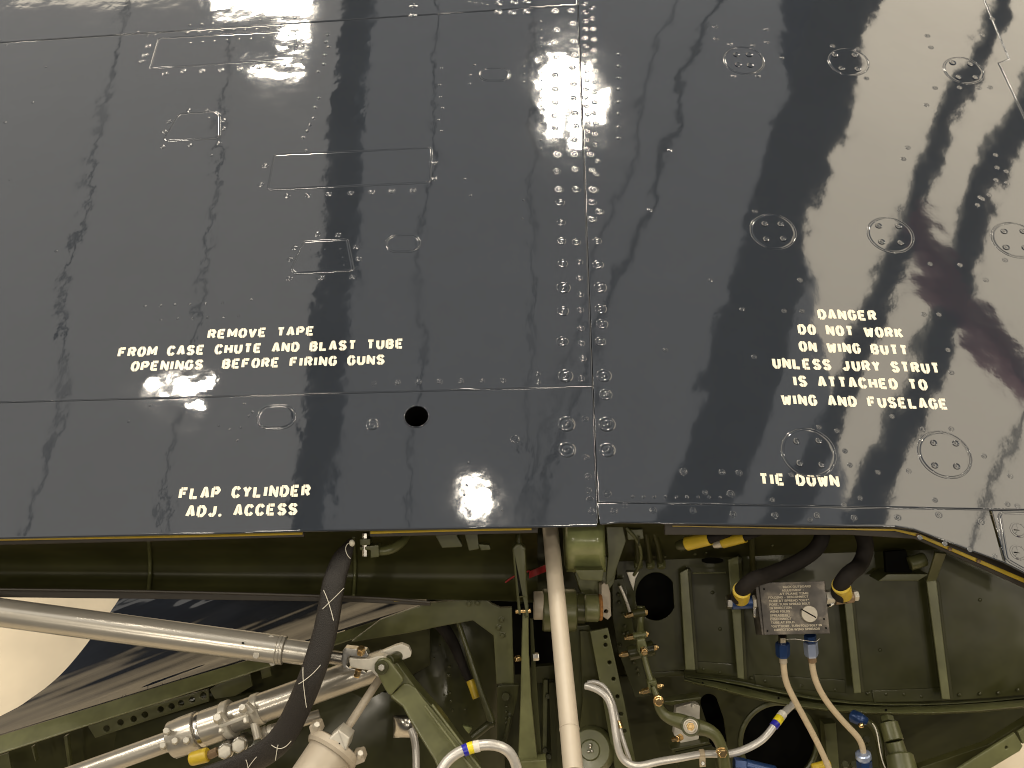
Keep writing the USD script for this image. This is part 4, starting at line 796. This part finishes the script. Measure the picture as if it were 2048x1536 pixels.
ln = thing('link_rod', 'jointed olive link rod with gilt bolts, above the bellcrank', 'link rod', W(1295, 1310, 1.8))
Z = 1.79
part(ln, 'rod', tb([(1281, 1212, 1.86), (1281, 1245, 1.85), (1280, 1270, 1.83)], [9, 6, 8]), M['green'])
part(ln, 'shackle', cyl(W(1264, 1228, 1.85), W(1292, 1223, 1.85), R_(9, 1.85), 20), M['green_dk'])
part(ln, 'shackle', cyl(W(1266, 1273, 1.83), W(1292, 1268, 1.83), R_(7, 1.83), 20), M['green'])
part(ln, 'rod_eye', plate(FL(1.81), [(1273, 1279), (1290, 1276), (1296, 1300), (1294, 1316), (1284, 1319), (1276, 1304)], 0.016, r=0.004, bev=0.003), M['arm_green'], smooth=40)
part(ln, 'rod', tb([(1288, 1312, 1.80), (1294, 1335, 1.795), (1302, 1362, 1.785)], [5.5, 6, 6]), M['green'])
part(ln, 'fork', plate(FL(1.775), [(1295, 1364), (1313, 1361), (1317, 1382), (1310, 1385), (1307, 1370), (1301, 1371), (1304, 1387), (1298, 1387)], 0.02, r=0.001), M['green'])
part(ln, 'rod', tb([(1306, 1374, 1.775), (1312, 1388, 1.77), (1317, 1402, 1.77)], [5, 6, 9]), M['green'])
for a, b in (((1266, 1228, 1.845), (1254, 1232, 1.845)), ((1290, 1224, 1.845), (1294, 1223, 1.845)), ((1267, 1273, 1.83), (1254, 1276, 1.83)), ((1290, 1268, 1.83), (1295, 1267, 1.83)),
             ((1256, 1307, 1.84), (1243, 1310, 1.84)), ((1308, 1295, 1.84), (1314, 1294, 1.84)), ((1298, 1380, 1.775), (1284, 1384, 1.775)), ((1314, 1373, 1.775), (1323, 1371, 1.775))):
    part(ln, 'gilt_bolt', cat(hx(a, b, 6), hx(b, (b[0] + (b[0] - a[0]) * 0.4, b[1] + (b[1] - a[1]) * 0.4, b[2]), 3.5)), M['gold'], smooth=25)
part(ln, 'cross_tube', cyl(W(1256, 1307, 1.86), W(1308, 1295, 1.86), R_(15, 1.86), 24), M['green_gr'])
c = W(1287, 1300, 1.795); part(ln, 'castle_nut', cat(hexa(c, c - FWD * 0.014, R_(8, 1.79)), hexa(c - FWD * 0.012, c - FWD * 0.02, R_(5, 1.79))), M['gold'], smooth=25)

# ---- right rib web with stiffeners and curved flange
rw = thing('rib_web', 'olive right hand rib wall with upright stiffeners and a curved lower flange', 'rib', W(1700, 1250, 1.95))
wp = FL(1.985, -0.10, -0.05)
hole = disc(wp, 1312, 1193, 0.0).buffer(0)
hh = Polygon(wp.ring([(min(1312 + 41 * math.cos(t), 1347 + 3 * math.sin(t)), 1193 + 48 * math.sin(t)) for t in np.linspace(0, 2 * math.pi, 41)[:-1]]))
curve_u = [(1369, 1350), (1430, 1355), (1488, 1364), (1560, 1380), (1627, 1393), (1700, 1402), (1767, 1405), (1840, 1404), (1906, 1401), (1980, 1396), (2048, 1390), (2200, 1372)]
curve_l = [(1369, 1361), (1430, 1376), (1488, 1392), (1540, 1403), (1592, 1413), (1660, 1421), (1732, 1426), (1800, 1428), (1871, 1427), (1960, 1423), (2048, 1414), (2200, 1394)]
part(rw, 'web', plate(wp, [(1230, 1100), (2200, 1030)] + curve_u[::-1] + [(1369, 1340), (1250, 1348)], 0.004, holes=[hh]), M['green_gr'])
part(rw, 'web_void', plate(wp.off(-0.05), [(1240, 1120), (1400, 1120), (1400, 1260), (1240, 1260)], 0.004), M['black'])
part(rw, 'foot_ledge', plate(FL(1.965), [(1276, 1346), (1372, 1341), (1372, 1352), (1272, 1357)], 0.012), M['green_gr'])
stf = [[(1360, 1146), (1376, 1137), (1391, 1340), (1371, 1340)], [(1456, 1120), (1477, 1112), (1489, 1359), (1475, 1356)], [(1688, 1195), (1704, 1195), (1723, 1386), (1708, 1387)], [(1853, 1162), (1873, 1160), (1901, 1399), (1884, 1398)]]
for s in stf:
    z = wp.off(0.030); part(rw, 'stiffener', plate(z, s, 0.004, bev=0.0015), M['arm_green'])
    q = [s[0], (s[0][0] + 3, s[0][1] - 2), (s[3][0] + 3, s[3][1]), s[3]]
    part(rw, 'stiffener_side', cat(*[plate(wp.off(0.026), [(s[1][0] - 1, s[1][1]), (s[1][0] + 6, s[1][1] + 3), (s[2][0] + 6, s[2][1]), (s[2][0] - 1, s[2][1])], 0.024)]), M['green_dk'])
part(rw, 'stiffener', plate(PL((1853, 1162, 1.87), (1873, 1160, 1.87), (1890, 1100, 1.80)), [(1853, 1164), (1873, 1161), (1893, 1108), (1871, 1106)], 0.004), M['green'])
fl_pts = []
for i, (u, l) in enumerate(zip(curve_u, curve_l)):
    h = l[1] - u[1]
    fl_pts.append([W(u[0], u[1] - 2, 1.96), W(u[0], u[1] + 0.08 * h, 1.905), W(u[0], u[1] + 0.26 * h, 1.900), W(l[0], u[1] + 0.31 * h, 1.935), W(l[0], u[1] + 0.42 * h, 1.935), W(l[0], u[1] + 0.46 * h, 1.885), W(l[0], u[1] + 0.94 * h, 1.868), W(l[0], u[1] + h, 1.876), W(l[0], l[1] + 2, 1.90)])
part(rw, 'flange', shell(np.transpose(np.array(fl_pts), (1, 0, 2)), 0.004), M['green_gloss'], smooth=40)
for x, y in [(1407, 1338), (1440, 1345), (1503, 1356), (1530, 1362), (1603, 1371), (1670, 1379), (1736, 1387), (1772, 1388), (1808, 1389), (1843, 1393), (1919, 1390), (1960, 1388), (1997, 1386), (2036, 1380)]:
    rivet_at(rw, wp.off(0.002), x, y, 4.2, M['green_gr'])
for x, y in [(1425, 1185), (1440, 1258), (1960, 1200), (1760, 1300)]: rivet_at(rw, wp, x, y, 4, M['green_gr'])
for x, y in ((1405, 1366), (1453, 1379), (1557, 1396), (1772, 1420)):
    c = W(x, y, 1.874); part(rw, 'flange_hole', cyl(c, c - FWD * 0.001, R_(2.4, 1.87), 10), M['black'])
for a in ([(1371, 1322), (1478, 1345)], [(1490, 1349), (1690, 1376)], [(1726, 1381), (1880, 1392)]):
    part(rw, 'doubler', plate(wp.off(0.003), [(a[0][0] + 18, a[0][1]), (a[1][0], a[1][1] - 16), (a[1][0] + 2, a[1][1] + 10), (a[0][0] + 22, a[0][1] + 24)], 0.003), M['green_gr'])
part(rw, 'box_pocket', plate(FL(1.86), [(1757, 1162), (1775, 1148), (1858, 1148), (1836, 1162)], 0.05), M['green'])
part(rw, 'box_pocket', plate(FL(1.875), [(1770, 1104), (1812, 1100), (1826, 1148), (1773, 1150)], 0.01), M['black'])
part(rw, 'small_boss', cyl(W(1818, 1128, 1.87), W(1850, 1118, 1.87), R_(14, 1.87), 24), M['green'])
part(rw, 'oval_hole', plate(PL((1400, 1122, 1.93), (1450, 1122, 1.93), (1425, 1140, 1.98)).off(0.004), [(1425 + 22 * math.cos(t), 1122 + 5.5 * math.sin(t)) for t in np.linspace(0, 2 * math.pi, 24)[:-1]], 0.002), M['black'])

# lower web with lightening holes
lw = thing('lower_web', 'green lower web with large lightening holes below the curved flange', 'web', W(1550, 1480, 2.05))
lp2 = FL(2.06, -0.05)
h1 = Polygon(lp2.ring([(1557 + 72 * math.cos(t), 1484 + 74 * math.sin(t)) for t in np.linspace(0, 2 * math.pi, 40)[:-1]]))
h2 = LineString(lp2.ring([(1418, 1405), (1430, 1440), (1436, 1480)])).buffer(R_(17, 2.06), 10)
part(lw, 'web', plate(lp2, [(1240, 1352), (1380, 1352), (1480, 1385), (1700, 1415), (2200, 1380), (2200, 1420), (1960, 1500), (1740, 1640), (1240, 1640)], 0.004, holes=[h1, h2]), M['green_dk'])
ro = unary_union([h1.buffer(R_(9, 2.06)).difference(h1)]); part(lw, 'hole_rim', slab(lp2.off(0.006), ro, [(0, -0.006), (0, -0.002), (0.004, 0.0)]), M['green'], smooth=40)
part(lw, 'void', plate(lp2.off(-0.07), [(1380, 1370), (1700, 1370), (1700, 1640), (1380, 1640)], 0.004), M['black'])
part(lw, 'upright', plate(FL(1.98), [(1648, 1448), (1672, 1446), (1680, 1550), (1658, 1550)], 0.03), M['green'])

# ---- valve block and its plumbing
vb = thing('valve_block', 'worn dark metal valve block with an engraved instruction plate and slotted screw', 'valve block', W(1590, 1216, 1.72))
vp = PL((1518, 1166, 1.725), (1650, 1162, 1.725), (1529, 1270, 1.70))
part(vb, 'block', plate(vp.off(-0.003), [(1509, 1164), (1649, 1163), (1659, 1266), (1524, 1270)], 0.045), M['plate'])
part(vb, 'face_plate', plate(vp, [(1518, 1166), (1650, 1162), (1660, 1267), (1529, 1270)], 0.0028, bev=0.0008), M['plate'])
import meshkit
def text_on(pl, text, x0, y0, x1, y1, hpx):
    a, b = pl.to2(x0, y0), pl.to2(x1, y1); d = b - a; L = np.hypot(*d); d /= L; u = np.array([-d[1], d[0]])
    t = meshkit.text_mesh(text, 1.0, 0.1, bold=True); w = t.vertices[:, 0].max() - t.vertices[:, 0].min(); h = hpx * pl.scale(x0, y0)
    v = t.vertices; q = a + np.outer((v[:, 0] - v[:, 0].min()) / w * L, d) + np.outer(v[:, 1] * h, u)
    return trimesh.Trimesh(pl.up3(np.hstack([q, (v[:, 2:3] / 0.1 * 0.0003 - 0.00008)])), t.faces, process=False)
rows = [('BACK OUTBOARD', 1566, 1622, 1176), ('ADJUSTMENT -', 1564, 1608, 1183), ('AT PLANE TIME', 1559, 1617, 1190), ('FOLDING - DISCONNECT', 1537, 1617, 1197.3), ('TUBE AT SPREAD "OUT"', 1538, 1618, 1204.3), ('PORT, TURN SPREAD BOLT', 1539, 1620, 1211.3),
        ('IN DIRECTION', 1539, 1583, 1218.5), ('WING FOLDS', 1540, 1580, 1225.5), ('SPREADING -', 1540, 1581, 1233), ('DISCONNECT', 1541, 1583, 1240.5), ('TUBE AT FOLD', 1542, 1589, 1247.5), ('"OUT" PORT. TURN FOLD BOLT IN', 1543, 1644, 1255), ('DIRECTION WING SPREADS', 1549, 1640, 1262)]
part(vb, 'lettering', cat(*[text_on(vp, t, x0, y, x1, y - 0.03 * (x1 - x0), 3.9) for t, x0, x1, y in rows]), M['etch'], smooth=False, kind='stuff', label='engraved wing folding instructions')
part(vb, 'underline', cat(plate(vp.off(0.0002), [(1540, 1234.2), (1580, 1233), (1580, 1233.7), (1540, 1234.9)], 0.0004)), M['etch'], smooth=False)
c = vp.hit(1618, 1228); sc = part(vb, 'slotted_screw', lathe(c, c + vp.n * 0.004, [(0, R_(17, 1.71)), (0.7, R_(16.5, 1.71)), (1, R_(15.5, 1.71))], 36), M['screw'])
part(sc, 'slot', plate(vp.off(0.0043), [(1603, 1220), (1604, 1217.5), (1633, 1234), (1632, 1236.5)], 0.0012), M['black'])
for x, y in ((1648, 1238), (1528, 1178), (1535, 1262), (1652, 1256)):
    c = vp.hit(x, y); part(vb, 'pin', cyl(c, c + vp.n * 0.0005, R_(2, 1.7), 10), M['black'])
part(vb, 'left_nut', hx((1522, 1203, 1.735), (1504, 1204, 1.735), 14), M['cast'], smooth=25)
part(vb, 'right_nut', hx((1650, 1194, 1.735), (1668, 1193, 1.735), 14), M['cast'], smooth=25)
part(vb, 'bleed_screw', cat(hx((1510, 1216, 1.74), (1510, 1228, 1.74), 6), ball(W(1510, 1230, 1.74), 0.005)), M['steel'], smooth=25)
part(vb, 'bleed_screw', tb([(1656, 1212, 1.735), (1662, 1210, 1.73), (1667, 1206, 1.73)], 3), M['steel'])
part(vb, 'elbow_body', cyl(W(1504, 1203, 1.74), W(1462, 1205, 1.74), R_(14, 1.74), 28), M['blue'])
part(vb, 'elbow_cap', hx((1462, 1204, 1.74), (1452, 1204, 1.74), 14), M['steel'], smooth=25)
part(vb, 'elbow_body', cyl(W(1668, 1197, 1.74), W(1706, 1192, 1.74), R_(13, 1.74), 28), M['grease'])
part(vb, 'elbow_cap', hx((1706, 1191, 1.74), (1716, 1190, 1.74), 11), M['cast'], smooth=25)
part(vb, 'lower_nut', hx((1565, 1272, 1.73), (1565, 1286, 1.735), 9), M['steel'], smooth=25)
part(vb, 'lower_nut', hx((1565, 1286, 1.735), (1566, 1313, 1.74), 14), M['blue'], smooth=25)
part(vb, 'lower_nut', hx((1620, 1270, 1.73), (1621, 1283, 1.733), 12), M['blue'], smooth=25)
part(vb, 'lower_nut', hx((1621, 1284, 1.735), (1623, 1312, 1.74), 14), M['paleblue'], smooth=25)
part(vb, 'lock_wire', tb([(1567, 1280, 1.72), (1580, 1278, 1.715), (1605, 1280, 1.715), (1632, 1282, 1.715), (1640, 1276, 1.715)], 0.9, n=6), M['steel'])
def hose_tube(name, label, pts, r, cut=None):
    t = thing(name, label, 'hydraulic tube', W(*pts[0])); part(t, 'tube', tb(pts, r, n=18), M['tan'], smooth=60); return t
t = hose_tube('hydraulic_tube', 'bent tan hydraulic tube under the blue nut of the valve block', [(1566, 1310, 1.74), (1568, 1340, 1.745), (1572, 1362, 1.75), (1586, 1394, 1.76), (1620, 1457, 1.78), (1662, 1548, 1.80)], 6.2)
part(t, 'ferrule', cy((1566, 1311, 1.74), (1567, 1326, 1.742), 7.5), M['cream'])
t = hose_tube('hydraulic_tube', 'bent tan hydraulic tube under the pale blue nut, ending in a ring fitting', [(1623, 1310, 1.74), (1626, 1340, 1.745), (1633, 1365, 1.75), (1653, 1402, 1.76), (1698, 1455, 1.78), (1718, 1478, 1.79), (1727, 1512, 1.80)], 6.2)
part(t, 'brown_ferrule', cy((1623, 1311, 1.74), (1625, 1324, 1.742), 8.5), M['grease'])
part(t, 'ring_fitting', lathe(W(1726, 1506, 1.795), W(1728, 1524, 1.80), [(0, R_(12, 1.8)), (0.1, R_(15, 1.8)), (0.5, R_(15.5, 1.8)), (0.55, R_(12, 1.8)), (1, R_(11, 1.8))], 28), M['paleblue'])
part(t, 'blue_nut', hx((1728, 1522, 1.80), (1730, 1545, 1.80), 15), M['blue'], smooth=25)
def rubber_hose(label, pts, r, collar, cdir):
    t = thing('rubber_hose', label, 'hose', W(*pts[0])); part(t, 'hose_body', tb(pts, r, n=22), M['rubber'], smooth=60)
    a, b = np.array(W(*collar)), np.array(W(*cdir))
    part(t, 'yellow_collar', lathe(a, b, [(0, R_(r + 0.5, 1.74)), (0, R_(r + 1.8, 1.74)), (0.9, R_(r + 1.5, 1.74)), (1, R_(r - 3, 1.74))], 32), M['yellow'])
rubber_hose('thick black hose bending into the blue elbow left of the valve block', [(1482, 1196, 1.738), (1484, 1180, 1.705), (1504, 1161, 1.695), (1524, 1153, 1.715), (1560, 1140, 1.74), (1615, 1112, 1.75), (1640, 1085, 1.75), (1646, 1050, 1.75), (1646, 1010, 1.75)], 15.5, (1483.5, 1180, 1.70), (1481, 1198, 1.735))
rubber_hose('thick black hose bending into the brown elbow right of the valve block', [(1687, 1190, 1.738), (1682, 1170, 1.705), (1694, 1152, 1.70), (1708, 1140, 1.72), (1722, 1125, 1.75), (1731, 1095, 1.755), (1722, 1062, 1.75), (1715, 1010, 1.75)], 16, (1682, 1170, 1.70), (1687, 1190, 1.735))
for k, (a, b, r) in enumerate([((1372, 1088, 1.73), (1420, 1076, 1.70), 14), ((1444, 1086, 1.73), (1490, 1074, 1.70), 11)]):
    t = thing('yellow_sleeve', ['larger yellow sleeve on a hose end under the right wing edge', 'smaller yellow sleeve right of the larger one under the wing edge'][k], 'hose sleeve', W(*a))
    part(t, 'sleeve', lathe(W(*a), W(*b), [(0, R_(r - 2, 1.73)), (0.04, R_(r, 1.73)), (1, R_(r, 1.73)), (1, R_(r - 1.5, 1.73)), (0.8, R_(r - 2, 1.73))], 32), M['yellow'])
    d = np.array(a) - np.array(b); e = np.array(a) + d * 0.36
    part(t, 'steel_end', lathe(W(*a), W(*e), [(0, R_(r - 2, 1.73)), (0.6, R_(r - 3, 1.73)), (1, R_(r - 5, 1.73))], 20), M['green_gr'] if k == 0 else M['cast'])
    f2 = np.array(b) - d * 1.2; part(t, 'hose_body', tube([W(*a), W(*b), W(b[0] + 40, b[1] - 14, 1.72), W(b[0] + 60, b[1] - 40, 1.73)], R_(r - 3, 1.73), n=18, spline=False), M['rubber'], smooth=60)

# ---- silver pipes with coloured tags
def tag_band(par, a, b, r, m, name='tag_band'): part(par, name, cyl(W(*a), W(*b), R_(r, a[2]), 24, 0.03), m)
sp = thing('silver_pipe', 'silver pipe with blue and yellow tag sweeping under the bellcrank to the right', 'pipe', W(1240, 1480, 1.8))
part(sp, 'pipe_run', tb([(1172, 1372, 1.83), (1190, 1377, 1.82), (1213, 1394, 1.81), (1226, 1432, 1.80), (1235, 1490, 1.79), (1246, 1518, 1.79), (1268, 1531, 1.79), (1310, 1525, 1.80), (1360, 1516, 1.81), (1410, 1508, 1.81), (1460, 1507, 1.81), (1500, 1494, 1.81), (1530, 1474, 1.82), (1552, 1446, 1.83), (1566, 1428, 1.85), (1590, 1405, 1.88)], 7.2, n=18), M['pipe'], smooth=60)
tag_band(sp, (1547, 1453, 1.825), (1553, 1445, 1.83), 8.8, M['tagblue']); tag_band(sp, (1553, 1445, 1.83), (1560, 1435, 1.838), 9, M['tagyellow']); tag_band(sp, (1560, 1435, 1.838), (1566, 1427, 1.846), 9, M['tagwhite'])
part(sp, 'p_clip', cat(cyl(W(1399, 1508, 1.81), W(1409, 1507, 1.81), R_(9, 1.81), 20), plate(FL(1.80), [(1399, 1514), (1411, 1513), (1412, 1534), (1400, 1535)], 0.004)), M['tan'])
part(sp, 'clip_screw', hx((1406, 1527, 1.80), (1406, 1527, 1.79), 4.5), M['steel'], smooth=25)
s2 = thing('silver_pipe', 'thinner silver pipe with an orange band close behind the pierced upright', 'pipe', W(1235, 1430, 1.84))
part(s2, 'pipe_run', tb([(1176, 1366, 1.85), (1204, 1370, 1.84), (1222, 1395, 1.83), (1234, 1435, 1.825), (1246, 1480, 1.815), (1262, 1528, 1.81), (1270, 1560, 1.81)], 4.5, n=14), M['pipe'], smooth=60)
tag_band(s2, (1236, 1441, 1.822), (1241, 1456, 1.818), 6, M['gold'])
s3 = thing('silver_pipe', 'arched grey pipe with blue and yellow tag at the bottom, left of the cream strut', 'pipe', W(960, 1500, 1.65))
part(s3, 'pipe_run', tb([(870, 1570, 1.62), (884, 1538, 1.63), (905, 1513, 1.635), (945, 1494, 1.64), (985, 1490, 1.645), (1013, 1500, 1.65), (1028, 1520, 1.655), (1040, 1570, 1.66)], 10.5, n=20), M['pipe'], smooth=60)
tag_band(s3, (926, 1502, 1.637), (936, 1497.5, 1.639), 11.8, M['tagblue']); tag_band(s3, (936, 1497.5, 1.639), (947, 1494, 1.64), 11.8, M['tagyellow']); tag_band(s3, (947, 1494, 1.64), (959, 1491.5, 1.641), 11.6, M['tagwhite'])
bh = thing('black_hose', 'black hose with a yellow metal end lying beside a thin olive rod', 'hose', W(930, 1330, 1.98))
part(bh, 'hose_body', tb([(868, 1240, 2.0), (900, 1275, 1.99), (925, 1330, 1.98), (942, 1366, 1.97)], [13, 12, 9, 8]), M['rubber'])
part(bh, 'yellow_end', cy((940, 1360, 1.965), (953, 1396, 1.955), 8), M['yellow'])
orod = thing('olive_rod', 'thin olive rod with a cranked end between yellow hose end and gusset upright', 'rod', W(950, 1340, 1.95))
part(orod, 'rod_body', tb([(915, 1240, 1.98), (935, 1300, 1.96), (962, 1385, 1.94), (983, 1442, 1.93)], [5, 5, 5.5, 8], spline=False), M['green'])
part(orod, 'rod_foot', cat(tube([W(982, 1445, 1.93), W(945, 1475, 1.93)], R_(8, 1.93), n=14, spline=False), ball(W(982, 1446, 1.93), R_(9, 1.93))), M['green_gr'])
part(orod, 'wedge', plate(FL(1.96), [(925, 1452), (945, 1456), (938, 1468), (932, 1462)], 0.01), M['green_lt'])

# ---- lower right fittings
st = thing('jack_strut', 'stubby green telescopic strut at the bottom right, under the curved flange', 'strut', W(1780, 1480, 1.85))
part(st, 'strut_cap', hx((1776, 1446, 1.84), (1773, 1434, 1.85), 14), M['green'], smooth=25)
part(st, 'strut_tube', cyl(W(1776, 1446, 1.84), W(1788, 1482, 1.82), R_(19, 1.84), 28, 0.05), M['green'])
part(st, 'strut_tube', cyl(W(1788, 1483, 1.82), W(1798, 1512, 1.81), R_(17.5, 1.82), 28, 0.05), M['green'])
part(st, 'strut_foot', cyl(W(1798, 1510, 1.81), W(1812, 1560, 1.78), R_(27, 1.8), 28, 0.12), M['green'])
bf = thing('blue_fitting', 'dark blue elbow fitting with an olive hose tucked under the curved flange', 'pipe fitting', W(1725, 1440, 1.85))
part(bf, 'elbow', tb([(1706, 1432, 1.86), (1720, 1438, 1.85), (1732, 1442, 1.85)], [13, 13, 8]), M['blue'])
part(bf, 'hose_body', tb([(1730, 1442, 1.85), (1748, 1456, 1.84), (1760, 1490, 1.83), (1772, 1550, 1.82)], [7, 8, 8, 8]), M['green_dk'])
part(bf, 'gilt_drop', ball(W(1722, 1450, 1.84), R_(6, 1.84)), M['gold'])
part(bf, 'lock_wire', tb([(1745, 1447, 1.83), (1752, 1460, 1.82), (1758, 1490, 1.815), (1776, 1545, 1.81)], 1.2, n=6), M['cord'])
bf2 = thing('blue_fitting', 'blue pipe fitting at the bottom edge beside the bellcrank foot', 'pipe fitting', W(1490, 1530, 1.8))
part(bf2, 'nut', hx((1468, 1528, 1.80), (1492, 1530, 1.80), 13), M['blue'], smooth=25); part(bf2, 'body', cyl(W(1490, 1530, 1.8), W(1550, 1544, 1.8), R_(12, 1.8), 24), M['blue'])
yb = thing('yellow_fitting', 'yellow capped fitting cut off by the bottom edge beside the tan tube', 'pipe fitting', W(1638, 1534, 1.85))
part(yb, 'cap', cyl(W(1624, 1536, 1.85), W(1660, 1526, 1.85), R_(8, 1.85), 24), M['yellow'])
for x, y, r in ((1732, 1480, 8), (1738, 1500, 6), (1708, 1530, 8), (1690, 1530, 8)):
    part(bf, 'nut', hx((x, y, 1.90), (x + 1, y - 2, 1.88), r), M['green_gr'], smooth=25)
ab = thing('angle_beam', 'green angle beam with a bolt hole crossing the bottom right corner', 'beam', W(1990, 1500, 1.75))
bp2 = FL(1.76)
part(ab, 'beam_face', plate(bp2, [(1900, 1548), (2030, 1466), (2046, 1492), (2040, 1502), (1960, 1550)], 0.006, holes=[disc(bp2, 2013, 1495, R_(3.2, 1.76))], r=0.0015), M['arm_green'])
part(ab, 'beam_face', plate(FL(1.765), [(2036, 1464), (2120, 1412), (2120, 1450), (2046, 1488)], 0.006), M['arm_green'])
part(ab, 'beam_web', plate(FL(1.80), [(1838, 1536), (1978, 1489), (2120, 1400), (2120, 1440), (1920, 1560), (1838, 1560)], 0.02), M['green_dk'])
part(ab, 'bright_edge', tb([(1838, 1532, 1.82), (1910, 1510, 1.83), (1980, 1489, 1.84)], 1.0, n=6), M['cast'])

# ---- small plumbing and fixings in the shade of the fold bay
sm = thing('pipe_cluster', 'small dark olive pipes and nuts in the shade above the black round opening', 'pipes', W(1300, 1110, 1.9))
for x in (1276, 1300, 1322): part(sm, 'union_nut', hx((x, 1122, 1.93), (x + 1, 1136, 1.92), 9), M['green'], smooth=25)
for k, x in enumerate((1276, 1300, 1322)): part(sm, 'pipe_run', tb([(x - 4 - 8 * k, 1050, 1.82), (x - 2 - 3 * k, 1085, 1.87), (x, 1126, 1.925)], 6), M['green_dk'])
part(sm, 'pipe_run', tb([(1252, 1056, 1.80), (1270, 1075, 1.80), (1281, 1100, 1.82), (1268, 1150, 1.90)], 3.5), M['green'])
part(sm, 'mounting_block', plate(FL(1.80), [(1253, 1060), (1285, 1058), (1288, 1078), (1256, 1080)], 0.03, r=0.002), M['green'])
part(sm, 'clip', plate(FL(1.79), [(1277, 1072), (1280, 1072), (1279, 1092), (1276, 1092)], 0.003), M['green_dk'])
part(sm, 'yellow_tip', plate(FL(1.70), [(1338, 1057), (1342, 1052), (1346, 1056), (1345, 1060)], 0.004), M['yellow'])
for x, y, z, r in ((1352, 1066, 1.86, 3), (1390, 1108, 1.9, 3), (1362, 1100, 1.9, 3), (1412, 1105, 1.9, 2.5), (1330, 1113, 1.9, 3), (1308, 1112, 1.9, 3), (1500, 1100, 1.88, 3), (1545, 1090, 1.86, 3), (1602, 1105, 1.88, 3)):
    part(bay, 'rivet', ball(W(x, y, 1.74 + 0.30 * (y - 1030) / 120), R_(r, z)), M['green'], smooth=True)
part(bay, 'pipe_stub', cyl(W(1502, 1060, 1.80), W(1506, 1150, 1.95), R_(6, 1.9), 16), M['green_dk'])
part(bay, 'seam_strip', plate(FL(1.935, -0.10, -0.05), [(1385, 1145), (1452, 1144), (1452, 1147), (1385, 1148)], 0.003), M['green']) 
for x, y in ((1098, 1512), (1090, 1500), (1104, 1380), (1096, 1392)): part(bay, 'nut', hx((x, y, 1.99), (x, y + 1, 1.975), 6), M['green_gr'], smooth=25)
part(bay, 'side_strip', plate(FL(1.97), [(1098, 1366), (1110, 1364), (1116, 1545), (1104, 1545)], 0.02), M['green_gr'])
